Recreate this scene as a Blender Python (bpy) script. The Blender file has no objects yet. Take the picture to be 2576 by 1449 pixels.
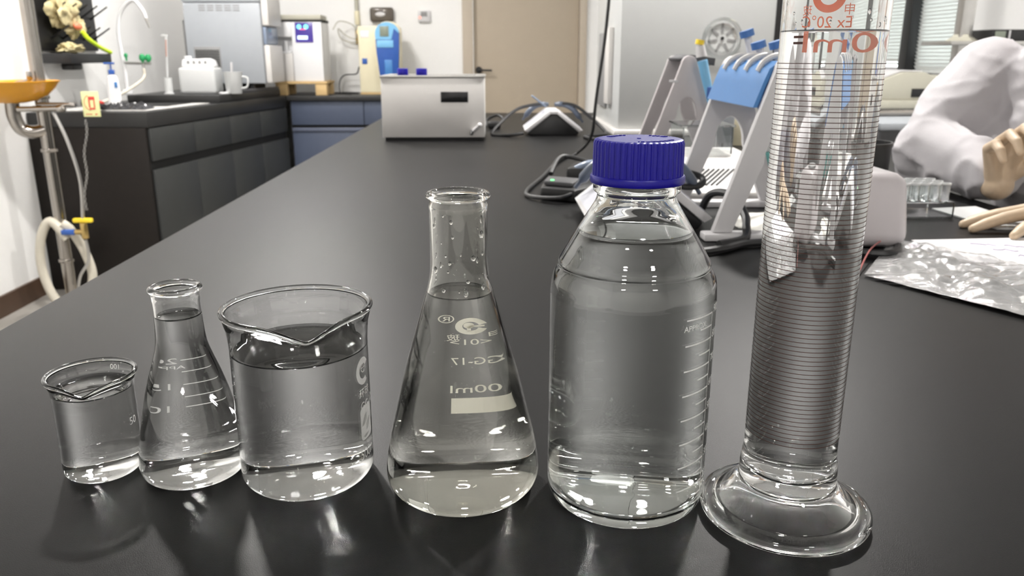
import bpy, bmesh, math, random
from mathutils import Vector, Matrix, noise
random.seed(7)
PI = math.pi
scene = bpy.context.scene
col = scene.collection

# ------------------------------------------------------------------ camera
cam_data = bpy.data.cameras.new('camera')
cam = bpy.data.objects.new('camera', cam_data)
col.objects.link(cam)
PITCH, YAW = 16.15, -1.2
cam.location = (0, 0, 0.275)
cam.rotation_euler = (math.radians(90 - PITCH), 0, math.radians(YAW))
cam_data.sensor_width = 36
cam_data.lens = 36 * 2020 / 2576
cam_data.clip_start = 0.02
cam_data.clip_end = 60
cam_data.dof.use_dof = True
cam_data.dof.focus_distance = 0.485
cam_data.dof.aperture_fstop = 17
scene.camera = cam

# ------------------------------------------------------------------ world, exposure
world = bpy.data.worlds.new('sky')
scene.world = world
world.use_nodes = True
wn = world.node_tree.nodes
bg = wn['Background']
bg.inputs[0].default_value = (0.93, 0.97, 1.0, 1)
bg.inputs[1].default_value = 4.5
scene.view_settings.view_transform = 'Standard'
scene.view_settings.look = 'None'
scene.view_settings.gamma = 1
scene.view_settings.use_curve_mapping = False
scene.view_settings.exposure = 0.40
cy = scene.cycles
cy.max_bounces = 16
cy.transmission_bounces = 15
cy.transparent_max_bounces = 16
cy.glossy_bounces = 8
cy.diffuse_bounces = 4
cy.sample_clamp_indirect = 300
cy.use_guiding = True
cy.use_surface_guiding = True
cy.guiding_training_samples = 128
cy.blur_glossy = 0.5
cy.adaptive_threshold = 0.02
cy.caustics_refractive = True
cy.caustics_reflective = True

LAMP = 62.0          # radiance of the dimmer ceiling lamps
LAMP_FILL = 122.0       # radiance of the large fill lamps, added to brighten the left wall and the prints
SPOT = 880.0         # radiance of the small downlights
FLOOR, CEIL = -0.92, 1.95
XL, XR, YB, YF = -2.35, 2.7, 6.5, -2.6

# ------------------------------------------------------------------ materials
MATS = {}
def mat(name, color, rough=0.5, metal=0.0, trans=0.0, ior=1.5, noise_amt=0.06, noise_scale=30,
        bump=0.0, bump_scale=200, emit=None, emit_s=0.0, coat=0.0, spec=None, subsurf=0.0, alpha=None):
    m = bpy.data.materials.new(name)
    m.use_nodes = True
    nt = m.node_tree
    b = nt.nodes['Principled BSDF']
    b.inputs['Roughness'].default_value = rough
    b.inputs['Metallic'].default_value = metal
    b.inputs['Transmission Weight'].default_value = trans
    b.inputs['IOR'].default_value = ior
    b.inputs['Coat Weight'].default_value = coat
    if spec is not None:
        b.inputs['Specular IOR Level'].default_value = spec
    if subsurf:
        b.inputs['Subsurface Weight'].default_value = subsurf
        b.inputs['Subsurface Radius'].default_value = (0.01, 0.008, 0.006)
    if alpha is not None:
        b.inputs['Alpha'].default_value = alpha
    c = (*color, 1)
    if noise_amt > 0:
        tc = nt.nodes.new('ShaderNodeTexCoord')
        n = nt.nodes.new('ShaderNodeTexNoise')
        n.inputs['Scale'].default_value = noise_scale
        n.inputs['Detail'].default_value = 3
        nt.links.new(tc.outputs['Object'], n.inputs['Vector'])
        r = nt.nodes.new('ShaderNodeMix')
        r.data_type = 'RGBA'
        k = noise_amt
        r.inputs[6].default_value = tuple(max(0, x * (1 - k)) for x in color) + (1,)
        r.inputs[7].default_value = tuple(min(1, x * (1 + k)) for x in color) + (1,)
        nt.links.new(n.outputs['Fac'], r.inputs[0])
        nt.links.new(r.outputs[2], b.inputs['Base Color'])
    else:
        b.inputs['Base Color'].default_value = c
    if bump > 0:
        tc2 = nt.nodes.new('ShaderNodeTexCoord')
        n2 = nt.nodes.new('ShaderNodeTexNoise')
        n2.inputs['Scale'].default_value = bump_scale
        n2.inputs['Detail'].default_value = 4
        nt.links.new(tc2.outputs['Object'], n2.inputs['Vector'])
        bp = nt.nodes.new('ShaderNodeBump')
        bp.inputs['Strength'].default_value = bump
        bp.inputs['Distance'].default_value = 0.002
        nt.links.new(n2.outputs['Fac'], bp.inputs['Height'])
        nt.links.new(bp.outputs['Normal'], b.inputs['Normal'])
    if emit:
        b.inputs['Emission Color'].default_value = (*emit, 1)
        b.inputs['Emission Strength'].default_value = emit_s
    MATS[name] = m
    return m

M = {}
M['wall'] = mat('wall_paint', (0.83, 0.825, 0.815), 0.75, bump=0.05, bump_scale=90, noise_amt=0.015)
M['ceil'] = mat('ceiling_paint', (0.50, 0.50, 0.50), 0.9, noise_amt=0.02)
M['floor'] = mat('floor_vinyl', (0.30, 0.285, 0.26), 0.4, noise_amt=0.15, noise_scale=6)
M['skirting'] = mat('brown_skirting', (0.07, 0.04, 0.025), 0.45)
M['bench'] = mat('black_resin', (0.0065, 0.0063, 0.0065), 0.41, noise_amt=0.2, noise_scale=400, bump=0.10, bump_scale=1500, spec=0.18)
M['bench_front'] = mat('charcoal_laminate', (0.034, 0.036, 0.0355), 0.5, noise_amt=0.1)
M['bench_end'] = mat('dark_brown_laminate', (0.013, 0.0105, 0.009), 0.6, noise_amt=0.15, spec=0.25)
M['counter_top'] = mat('black_counter', (0.022, 0.022, 0.022), 0.4)
M['groove'] = mat('black_recess', (0.006, 0.006, 0.006), 0.7)
M['slate'] = mat('slate_blue_laminate', (0.062, 0.078, 0.122), 0.5, noise_amt=0.06)
M['door'] = mat('taupe_door', (0.41, 0.345, 0.265), 0.55, noise_amt=0.03, noise_scale=12)
M['door_frame'] = mat('taupe_frame', (0.46, 0.395, 0.315), 0.5, noise_amt=0.03)
M['black'] = mat('black_plastic', (0.012, 0.012, 0.013), 0.4)
M['black_gloss'] = mat('black_gloss', (0.008, 0.008, 0.009), 0.15)
M['rubber'] = mat('black_rubber', (0.015, 0.015, 0.016), 0.45)
M['white'] = mat('white_plastic', (0.60, 0.59, 0.60), 0.4, noise_amt=0.02)
M['bright'] = mat('bright_white_plastic', (0.78, 0.78, 0.79), 0.4, noise_amt=0.02)
M['offwhite'] = mat('offwhite_plastic', (0.62, 0.60, 0.58), 0.42, noise_amt=0.03)
M['pinkwhite'] = mat('warm_white_plastic', (0.52, 0.485, 0.495), 0.35, noise_amt=0.02)
M['grey'] = mat('light_grey_enamel', (0.34, 0.36, 0.385), 0.4, noise_amt=0.03)
M['grey_cab'] = mat('grey_cabinet', (0.53, 0.54, 0.535), 0.35, noise_amt=0.02)
M['midgrey'] = mat('mid_grey', (0.25, 0.25, 0.25), 0.5)
M['darkgrey'] = mat('dark_grey', (0.07, 0.07, 0.075), 0.45)
M['cream'] = mat('cream_enamel', (0.74, 0.68, 0.49), 0.4, noise_amt=0.03)
M['beige'] = mat('beige_enamel', (0.44, 0.425, 0.35), 0.42, noise_amt=0.03)
M['steel'] = mat('stainless_steel', (0.40, 0.375, 0.345), 0.2, metal=1.0, noise_amt=0.06)
M['steel_brushed'] = mat('brushed_steel', (0.58, 0.57, 0.55), 0.38, metal=1.0, noise_amt=0.08)
M['brass'] = mat('brass', (0.62, 0.45, 0.18), 0.3, metal=1.0)
M['yellow'] = mat('yellow_bowl', (0.72, 0.33, 0.015), 0.35, noise_amt=0.03)
M['yellow2'] = mat('yellow_knob', (0.85, 0.62, 0.03), 0.4)
M['lime'] = mat('lime_plastic', (0.62, 0.85, 0.03), 0.4)
M['latex'] = mat('latex_glove', (0.52, 0.40, 0.28), 0.5, noise_amt=0.08, noise_scale=60, subsurf=0.15, bump=0.15, bump_scale=90)
M['latex_rag'] = mat('pale_rubber_glove', (0.50, 0.43, 0.24), 0.6, noise_amt=0.55, noise_scale=28)
M['red'] = mat('red_plastic', (0.62, 0.05, 0.04), 0.4)
M['green'] = mat('green_plastic', (0.02, 0.30, 0.10), 0.4)
M['blue'] = mat('navy_blue_cap', (0.009, 0.006, 0.24), 0.34, spec=0.3, noise_amt=0.04, bump=0.05, bump_scale=400, subsurf=0.05)
M['midblue'] = mat('mid_blue_plastic', (0.055, 0.20, 0.48), 0.38, noise_amt=0.03)
M['plunger'] = mat('plunger_blue', (0.06, 0.16, 0.40), 0.4)
M['skyblue'] = mat('sky_blue_plastic', (0.20, 0.48, 0.75), 0.35)
M['deepblue'] = mat('deep_blue_plastic', (0.03, 0.10, 0.38), 0.35)
M['wood'] = mat('pine_wood', (0.60, 0.42, 0.20), 0.6, noise_amt=0.2, noise_scale=9)
M['print_brown'] = mat('brown_scale_print', (0.055, 0.014, 0.008), 0.6, noise_amt=0.05)
M['coat'] = mat('white_coat_cotton', (0.41, 0.395, 0.41), 0.85, noise_amt=0.03, bump=0.3, bump_scale=600)
M['skin'] = mat('skin', (0.55, 0.36, 0.26), 0.5, subsurf=0.1)
M['hair'] = mat('dark_hair', (0.015, 0.012, 0.01), 0.5)
M['trousers'] = mat('dark_trousers', (0.03, 0.035, 0.05), 0.8)
M['hose'] = mat('cream_hose', (0.62, 0.58, 0.49), 0.5, noise_amt=0.06, noise_scale=20)
M['paper'] = mat('white_paper', (0.82, 0.81, 0.82), 0.7, noise_amt=0.02)
M['tissue'] = mat('white_tissue', (0.74, 0.73, 0.68), 0.9, bump=0.4, bump_scale=120)
M['ink'] = mat('purple_ink', (0.42, 0.36, 0.52), 0.8)
M['sign'] = mat('pale_yellow_sign', (0.72, 0.72, 0.36), 0.5)
M['blind'] = mat('white_blind', (0.80, 0.82, 0.80), 0.6, noise_amt=0.02)
M['lampglow'] = mat('lamp_diffuser', (0.9, 0.9, 0.9), 0.5, noise_amt=0, emit=(1.0, 0.965, 0.91), emit_s=LAMP)
M['fillglow'] = mat('fill_lamp_diffuser', (0.9, 0.9, 0.9), 0.5, noise_amt=0, emit=(1.0, 0.97, 0.93), emit_s=LAMP_FILL)
M['spotglow'] = mat('downlight_lens', (0.9, 0.9, 0.9), 0.5, noise_amt=0, emit=(1.0, 0.97, 0.93), emit_s=SPOT)
M['led_green'] = mat('green_led', (0.1, 0.8, 0.2), 0.4, noise_amt=0, emit=(0.15, 1.0, 0.25), emit_s=2.0)
M['led_red'] = mat('red_led', (0.9, 0.2, 0.15), 0.4, noise_amt=0, emit=(1.0, 0.25, 0.2), emit_s=1.2)
M['screen'] = mat('indigo_screen', (0.03, 0.02, 0.12), 0.25, noise_amt=0, emit=(0.06, 0.04, 0.22), emit_s=0.9)
M['screen_cyan'] = mat('screen_cyan', (0.1, 0.6, 0.8), 0.3, noise_amt=0, emit=(0.25, 0.85, 0.95), emit_s=1.0)
M['screen_red'] = mat('screen_red', (0.8, 0.1, 0.2), 0.3, noise_amt=0, emit=(0.95, 0.2, 0.3), emit_s=0.8)
M['screen_white'] = mat('screen_white', (0.7, 0.85, 1.0), 0.3, noise_amt=0, emit=(0.6, 0.8, 1.0), emit_s=0.9)
M['lcd'] = mat('olive_lcd', (0.22, 0.25, 0.20), 0.3)
M['smoke'] = mat('smoked_lens', (0.10, 0.085, 0.07), 0.15)
M['visor'] = mat('grey_blue_visor', (0.22, 0.27, 0.36), 0.25, noise_amt=0.03)
M['handset'] = mat('dark_slate_plastic', (0.09, 0.11, 0.15), 0.3)
M['slopegrey'] = mat('silver_grey_panel', (0.50, 0.51, 0.57), 0.35)
M['translucent'] = mat('milky_polythene', (0.78, 0.79, 0.79), 0.45, trans=0.35, noise_amt=0.02)
M['crinkle'] = mat('black_film', (0.03, 0.03, 0.033), 0.2, noise_amt=0.3)

def glass_mat(name, color, ior, rough=0.0, nscale=35, bump=0.0):
    m = bpy.data.materials.new(name)
    m.use_nodes = True
    nt = m.node_tree
    nt.nodes.remove(nt.nodes['Principled BSDF'])
    g = nt.nodes.new('ShaderNodeBsdfGlass')
    g.inputs['Color'].default_value = (*color, 1)
    g.inputs['IOR'].default_value = ior
    g.inputs['Roughness'].default_value = rough
    nt.links.new(g.outputs[0], nt.nodes['Material Output'].inputs[0])
    if bump > 0:
        tc = nt.nodes.new('ShaderNodeTexCoord')
        mp = nt.nodes.new('ShaderNodeMapping')
        mp.inputs['Scale'].default_value = (1, 1, 0.35)
        n = nt.nodes.new('ShaderNodeTexNoise')
        n.inputs['Scale'].default_value = nscale
        n.inputs['Detail'].default_value = 1.5
        bp = nt.nodes.new('ShaderNodeBump')
        bp.inputs['Strength'].default_value = bump
        bp.inputs['Distance'].default_value = 0.001
        nt.links.new(tc.outputs['Object'], mp.inputs['Vector'])
        nt.links.new(mp.outputs[0], n.inputs['Vector'])
        nt.links.new(n.outputs['Fac'], bp.inputs['Height'])
        nt.links.new(bp.outputs[0], g.inputs['Normal'])
    MATS[name] = m
    return m
M['glass'] = glass_mat('clear_borosilicate', (0.996, 0.998, 0.996), 1.474, bump=0.06)
M['glass_warm'] = glass_mat('clear_glass_faint_amber', (0.990, 0.990, 0.976), 1.474, bump=0.08)
M['glass_green'] = glass_mat('clear_glass_faint_green', (0.988, 0.995, 0.990), 1.474, bump=0.06)
M['water'] = glass_mat('water', (0.998, 0.999, 0.999), 1.333)
M['acrylic'] = glass_mat('clear_acrylic', (0.97, 0.98, 0.98), 1.49)
M['pane'] = glass_mat('window_pane', (0.97, 0.99, 0.98), 1.45)

def print_mat(name, color):
    m = bpy.data.materials.new(name)
    m.use_nodes = True
    nt = m.node_tree
    nt.nodes.remove(nt.nodes['Principled BSDF'])
    tc = nt.nodes.new('ShaderNodeTexCoord'); n = nt.nodes.new('ShaderNodeTexNoise'); n.inputs['Scale'].default_value = 500
    rp = nt.nodes.new('ShaderNodeMix'); rp.data_type = 'RGBA'
    rp.inputs[6].default_value = tuple(c * 0.92 for c in color) + (1,); rp.inputs[7].default_value = (*color, 1)
    nt.links.new(tc.outputs['Object'], n.inputs['Vector']); nt.links.new(n.outputs['Fac'], rp.inputs[0])
    d = nt.nodes.new('ShaderNodeBsdfDiffuse'); t = nt.nodes.new('ShaderNodeBsdfTranslucent'); x = nt.nodes.new('ShaderNodeMixShader')
    nt.links.new(rp.outputs[2], d.inputs[0]); nt.links.new(rp.outputs[2], t.inputs[0])
    x.inputs[0].default_value = 0.38
    nt.links.new(d.outputs[0], x.inputs[1]); nt.links.new(t.outputs[0], x.inputs[2])
    nt.links.new(x.outputs[0], nt.nodes['Material Output'].inputs[0])
    return m
M['print_white'] = print_mat('white_enamel_print', (0.95, 0.95, 0.93))
M['print_cream'] = print_mat('cream_enamel_print', (0.86, 0.84, 0.74))
M['orange'] = print_mat('orange_print', (0.66, 0.085, 0.0))
def film_mat():
    m = bpy.data.materials.new('crinkled_clear_film')
    m.use_nodes = True
    nt = m.node_tree
    nt.nodes.remove(nt.nodes['Principled BSDF'])
    t = nt.nodes.new('ShaderNodeBsdfTransparent')
    t.inputs[0].default_value = (0.96, 0.96, 0.97, 1)
    g = nt.nodes.new('ShaderNodeBsdfGlossy')
    g.inputs['Roughness'].default_value = 0.12
    d = nt.nodes.new('ShaderNodeBsdfDiffuse')
    d.inputs[0].default_value = (0.75, 0.75, 0.75, 1)
    lw = nt.nodes.new('ShaderNodeLayerWeight')
    lw.inputs[0].default_value = 0.32
    a = nt.nodes.new('ShaderNodeMixShader')
    b = nt.nodes.new('ShaderNodeMixShader')
    a.inputs[0].default_value = 0.40
    tc = nt.nodes.new('ShaderNodeTexCoord')
    n = nt.nodes.new('ShaderNodeTexNoise')
    n.inputs['Scale'].default_value = 75
    n.inputs['Detail'].default_value = 5
    bp = nt.nodes.new('ShaderNodeBump')
    bp.inputs['Strength'].default_value = 0.9
    bp.inputs['Distance'].default_value = 0.004
    nt.links.new(tc.outputs['Object'], n.inputs['Vector'])
    nt.links.new(n.outputs['Fac'], bp.inputs['Height'])
    nt.links.new(bp.outputs[0], g.inputs['Normal'])
    nt.links.new(t.outputs[0], a.inputs[1]); nt.links.new(d.outputs[0], a.inputs[2])
    nt.links.new(lw.outputs['Fresnel'], b.inputs[0])
    nt.links.new(a.outputs[0], b.inputs[1]); nt.links.new(g.outputs[0], b.inputs[2])
    nt.links.new(b.outputs[0], nt.nodes['Material Output'].inputs[0])
    return m
M['film'] = film_mat()

# ------------------------------------------------------------------ mesh helpers
class MB:
    def __init__(s):
        s.bm = bmesh.new()
    def box(s, x0, x1, y0, y1, z0, z1, bev=0.0, seg=2, mtx=None):
        r = bmesh.ops.create_cube(s.bm, size=1)
        vs = r['verts']
        bmesh.ops.scale(s.bm, vec=(x1 - x0, y1 - y0, z1 - z0), verts=vs)
        bmesh.ops.translate(s.bm, vec=((x0 + x1) / 2, (y0 + y1) / 2, (z0 + z1) / 2), verts=vs)
        if mtx is not None:
            bmesh.ops.transform(s.bm, matrix=mtx, verts=vs)
        if bev > 0:
            es = list({e for v in vs for e in v.link_edges})
            bmesh.ops.bevel(s.bm, geom=es, offset=bev, segments=seg, affect='EDGES', profile=0.5)
        return s
    def prism(s, poly, axis, a, b, bev=0.0):
        """polygon (u,v) extruded along axis from a to b: x->(y,z) y->(x,z) z->(x,y)"""
        def P(u, v, w):
            return {'x': (w, u, v), 'y': (u, w, v), 'z': (u, v, w)}[axis]
        A = [s.bm.verts.new(P(u, v, a)) for u, v in poly]
        B = [s.bm.verts.new(P(u, v, b)) for u, v in poly]
        n = len(poly)
        fs = [s.bm.faces.new(A), s.bm.faces.new(B[::-1])]
        for i in range(n):
            fs.append(s.bm.faces.new((A[i], A[(i + 1) % n], B[(i + 1) % n], B[i])))
        bmesh.ops.recalc_face_normals(s.bm, faces=fs)
        if bev > 0:
            es = list({e for f in fs for e in f.edges})
            bmesh.ops.bevel(s.bm, geom=es, offset=bev, segments=2, affect='EDGES', profile=0.5)
        return s
    def tube(s, pts, r, seg=12, closed=False, caps=True):
        pts = [Vector(p) for p in pts]
        n = len(pts)
        rr = r if isinstance(r, (list, tuple)) else [r] * n
        rings = []
        up = None
        for i, p in enumerate(pts):
            if closed:
                t = pts[(i + 1) % n] - pts[i - 1]
            else:
                t = pts[min(i + 1, n - 1)] - pts[max(i - 1, 0)]
            t.normalize()
            if up is None:
                up = Vector((0, 0, 1)) if abs(t.z) < 0.9 else Vector((1, 0, 0))
            u = (up - t * up.dot(t)).normalized()
            up = u
            w = t.cross(u)
            rings.append([s.bm.verts.new(p + (u * math.cos(2 * PI * k / seg) + w * math.sin(2 * PI * k / seg)) * rr[i]) for k in range(seg)])
        fs = []
        for i in range(n if closed else n - 1):
            a, b = rings[i], rings[(i + 1) % n]
            for k in range(seg):
                fs.append(s.bm.faces.new((a[k], a[(k + 1) % seg], b[(k + 1) % seg], b[k])))
        if caps and not closed:
            fs.append(s.bm.faces.new(rings[0][::-1]))
            fs.append(s.bm.faces.new(rings[-1]))
        bmesh.ops.recalc_face_normals(s.bm, faces=fs)
        return s
    def lathe(s, prof, seg=64, closed=False, c=(0, 0, 0), axis='z'):
        """prof list of (r,z); r==0 ends become poles; closed joins last to first"""
        rings = []
        for r, z in prof:
            if r < 1e-7:
                rings.append([s.bm.verts.new((0, 0, z))])
            else:
                rings.append([s.bm.verts.new((r * math.cos(2 * PI * k / seg), r * math.sin(2 * PI * k / seg), z)) for k in range(seg)])
        fs = []
        n = len(rings)
        for i in range(n if closed else n - 1):
            a, b = rings[i], rings[(i + 1) % n]
            for k in range(seg):
                k2 = (k + 1) % seg
                if len(a) == 1 and len(b) == 1:
                    continue
                if len(a) == 1:
                    fs.append(s.bm.faces.new((a[0], b[k], b[k2])))
                elif len(b) == 1:
                    fs.append(s.bm.faces.new((a[k], b[0], a[k2])))
                else:
                    fs.append(s.bm.faces.new((a[k], a[k2], b[k2], b[k])))
        vs = [v for r in rings for v in r]
        if axis == 'y':
            bmesh.ops.rotate(s.bm, verts=vs, cent=(0, 0, 0), matrix=Matrix.Rotation(PI / 2, 3, 'X'))
        elif axis == 'x':
            bmesh.ops.rotate(s.bm, verts=vs, cent=(0, 0, 0), matrix=Matrix.Rotation(PI / 2, 3, 'Y'))
        bmesh.ops.translate(s.bm, vec=c, verts=vs)
        bmesh.ops.recalc_face_normals(s.bm, faces=fs)
        s.last = vs
        return s
    def cyl(s, c, r, h, seg=24, axis='z', bev=0.0):
        if bev > 0:
            p = [(0, 0), (r - bev, 0), (r - bev * .3, bev * .3), (r, bev), (r, h - bev), (r - bev * .3, h - bev * .3), (r - bev, h), (0, h)]
        else:
            p = [(0, 0), (r, 0), (r, h), (0, h)]
        return s.lathe(p, seg, c=c, axis=axis)
    def ball(s, c, r, sc=(1, 1, 1), u=16, v=10):
        res = bmesh.ops.create_uvsphere(s.bm, u_segments=u, v_segments=v, radius=r)
        bmesh.ops.scale(s.bm, vec=sc, verts=res['verts'])
        bmesh.ops.translate(s.bm, vec=c, verts=res['verts'])
        return s
    def build(s, name, m, parent=None, smooth=True, angle=38, xf=None):
        if xf is not None:
            bmesh.ops.transform(s.bm, matrix=xf, verts=s.bm.verts)
        me = bpy.data.meshes.new(name)
        s.bm.to_mesh(me)
        s.bm.free()
        return link(name, me, m, parent, smooth, angle)

def link(name, me, m, parent=None, smooth=True, angle=38):
    if m is not None:
        me.materials.append(M[m] if isinstance(m, str) else m)
    if smooth and len(me.polygons):
        me.polygons.foreach_set('use_smooth', [True] * len(me.polygons))
        try:
            me.set_sharp_from_angle(angle=math.radians(angle))
        except Exception:
            pass
    o = bpy.data.objects.new(name, me)
    col.objects.link(o)
    if parent is not None:
        o.parent = parent
    return o

def tag(o, label, cat, group=None, kind=None):
    o['label'] = label
    o['category'] = cat
    if group:
        o['group'] = group
    if kind:
        o['kind'] = kind
    return o
def thing(name, loc, label, cat, rz=0.0, group=None):
    o = bpy.data.objects.new(name, None)
    o.empty_display_size = 0.05
    col.objects.link(o)
    o.location = loc
    o.rotation_euler = (0, 0, rz)
    return tag(o, label, cat, group)
def struct(o):
    o['kind'] = 'structure'
    return o
def copy_tree(o, parent=None):
    c = o.copy()
    col.objects.link(c)
    c.parent = parent
    for ch in list(o.children):
        copy_tree(ch, c)
    return c
def bez(pts, n=10):
    """Catmull-Rom through points"""
    P = [Vector(p) for p in pts]
    out = []
    for i in range(len(P) - 1):
        p0, p1, p2, p3 = P[max(i - 1, 0)], P[i], P[i + 1], P[min(i + 2, len(P) - 1)]
        for k in range(n):
            t = k / n
            out.append(0.5 * ((2 * p1) + (-p0 + p2) * t + (2 * p0 - 5 * p1 + 4 * p2 - p3) * t * t + (-p0 + 3 * p1 - 3 * p2 + p3) * t ** 3))
    out.append(P[-1])
    return out

# text -> mesh in the XY plane (metres); align: -1 left, 0 centre
FONT_OK = True
def text_bm(bm, s, size, xf=None, align=0, sx=1.0):
    cu = bpy.data.curves.new('txt', 'FONT')
    cu.body = s
    cu.size = size
    cu.align_x = 'CENTER' if align == 0 else 'LEFT'
    cu.align_y = 'CENTER'
    cu.resolution_u = 4
    ob = bpy.data.objects.new('txt', cu)
    col.objects.link(ob)
    dg = bpy.context.evaluated_depsgraph_get()
    me = bpy.data.meshes.new_from_object(ob.evaluated_get(dg))
    bpy.data.objects.remove(ob)
    bpy.data.curves.remove(cu)
    n0 = len(bm.verts)
    bm.from_mesh(me)
    bpy.data.meshes.remove(me)
    bm.verts.ensure_lookup_table()
    vs = bm.verts[n0:]
    for v in vs:
        v.co.x *= sx
        if xf is not None:
            v.co = xf @ v.co
    return vs
def rect_bm(bm, x0, x1, y0, y1, n=1):
    for i in range(n):
        a, b = x0 + (x1 - x0) * i / n, x0 + (x1 - x0) * (i + 1) / n
        bm.faces.new([bm.verts.new(p) for p in ((a, y0, 0), (b, y0, 0), (b, y1, 0), (a, y1, 0))])
def disc_bm(bm, c, r, sx=1, sy=1, n=32, hole=0.0, a0=0, a1=2 * PI):
    if hole <= 0:
        bm.faces.new([bm.verts.new((c[0] + sx * r * math.cos(2 * PI * k / n), c[1] + sy * r * math.sin(2 * PI * k / n), 0)) for k in range(n)])
    else:
        A = []; B = []
        for k in range(n + 1):
            t = a0 + (a1 - a0) * k / n
            A.append(bm.verts.new((c[0] + sx * r * math.cos(t), c[1] + sy * r * math.sin(t), 0)))
            B.append(bm.verts.new((c[0] + sx * hole * math.cos(t), c[1] + sy * hole * math.sin(t), 0)))
        for k in range(n):
            bm.faces.new((A[k], A[k + 1], B[k + 1], B[k]))
def wrap(bm, rfun, z0, th0, eps=0.00015):
    """bend a flat decal (x right, y up as read from outside) round a vessel of radius rfun(z)"""
    for v in bm.verts:
        z = z0 + v.co.y
        rc = rfun(z0)
        th = th0 + v.co.x / rc
        r = rfun(z) + eps
        v.co = (r * math.cos(th), r * math.sin(th), z)
def finish(bm, name, m, parent=None, smooth=False):
    me = bpy.data.meshes.new(name)
    bm.to_mesh(me)
    bm.free()
    return link(name, me, m, parent, smooth)
def interp(prof):
    pts = sorted([(z, r) for r, z in prof])
    def f(z):
        if z <= pts[0][0]: return pts[0][1]
        for (z0, r0), (z1, r1) in zip(pts, pts[1:]):
            if z <= z1:
                return r0 + (r1 - r0) * (z - z0) / max(z1 - z0, 1e-9)
        return pts[-1][1]
    return f
def subdiv(prof, step=0.004):
    out = []
    for a, b in zip(prof, prof[1:]):
        d = math.hypot(b[0] - a[0], b[1] - a[1])
        n = max(1, int(d / step))
        for i in range(n):
            t = i / n
            out.append((a[0] + (b[0] - a[0]) * t, a[1] + (b[1] - a[1]) * t))
    out.append(prof[-1])
    return out
def smooth_prof(prof, n=5):
    v = bez([(r, 0, z) for r, z in prof], n)
    return [(max(0, p.x), p.z) for p in v]

# ------------------------------------------------------------------ the room
struct(MB().box(XL, XR, YF, YB, FLOOR - 0.05, FLOOR).build('floor', 'floor'))
struct(MB().box(XL, XR, YF, YB, CEIL, CEIL + 0.05).build('ceiling', 'ceil'))
struct(MB().box(XL - 0.1, XL, YF, YB, FLOOR, CEIL).build('wall_left', 'wall'))
struct(MB().box(XL - 0.1, XR + 0.1, YF - 0.1, YF, FLOOR, CEIL).build('wall_front', 'wall'))
DX0, DX1, DTOP = -0.235, 0.70, 1.18
w = MB()
w.box(XL - 0.1, DX0, YB, YB + 0.12, FLOOR, CEIL)
w.box(DX1, XR + 0.1, YB, YB + 0.12, FLOOR, CEIL)
w.box(DX0, DX1, YB, YB + 0.12, DTOP, CEIL)
struct(w.build('wall_back', 'wall'))
# right wall with two window openings
W1, W2, W3 = (5.43, 6.15), (4.75, 5.33), (FLOOR + 1.08, 1.45)
w = MB()
w.box(XR, XR + 0.1, YF, W2[0], FLOOR, CEIL)
w.box(XR, XR + 0.1, W1[1], YB, FLOOR, CEIL)
w.box(XR, XR + 0.1, W2[0], W1[1], FLOOR, W3[0])
w.box(XR, XR + 0.1, W2[0], W1[1], W3[1], CEIL)
struct(w.build('wall_right', 'wall'))
struct(MB().box(XR - 0.05, XR + 0.1, 5.33, 5.43, W3[0], W3[1], 0.004).build('trim_1', 'black'))
for i, (a, b) in enumerate((W1, W2)):
    root = MB().box(XR + 0.06, XR + 0.07, a + 0.035, b - 0.035, W3[0] + 0.035, W3[1] - 0.035).build('window_%d' % (i + 1), 'pane')
    struct(root)
    f = MB()
    f.box(XR + 0.03, XR + 0.1, a, a + 0.04, W3[0], W3[1]).box(XR + 0.03, XR + 0.1, b - 0.04, b, W3[0], W3[1])
    f.box(XR + 0.03, XR + 0.1, a + 0.04, b - 0.04, W3[0], W3[0] + 0.04).box(XR + 0.03, XR + 0.1, a + 0.04, b - 0.04, W3[1] - 0.04, W3[1])
    f.build('window_frame', 'white', root)
    bl = thing('window_blind', (XR + 0.012, (a + b) / 2, 0.2), ['white slatted blind over the window right beside the tall grey cabinet',
               'white slatted blind on the far side of the black window post'][i], 'blind', group='window blinds')
    z0 = 0.245 if i == 0 else 0.20
    mb = MB()
    k = 0
    z = z0
    while z < W3[1] - 0.03:
        t = Matrix.Translation((0, 0, z - 0.2)) @ Matrix.Rotation(math.radians(58), 4, 'Y')
        mb.box(-0.014, 0.014, -(b - a) / 2 + 0.01, (b - a) / 2 - 0.01, -0.0006, 0.0006, mtx=t)
        z += 0.022
    mb.build('slats', 'blind', bl)
    MB().box(-0.012, 0.012, -(b - a) / 2 + 0.005, (b - a) / 2 - 0.005, z0 - 0.2 - 0.03, z0 - 0.2 - 0.015, 0.003).build('bottom_rail', 'blind', bl)
    MB().box(-0.02, 0.02, -(b - a) / 2 + 0.005, (b - a) / 2 - 0.005, W3[1] - 0.235, W3[1] - 0.2, 0.004).build('head_rail', 'white', bl)
# skirting
struct(MB().box(XL, XL + 0.015, YF, 4.1, FLOOR, FLOOR + 0.10).build('baseboard_left', 'skirting'))
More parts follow.
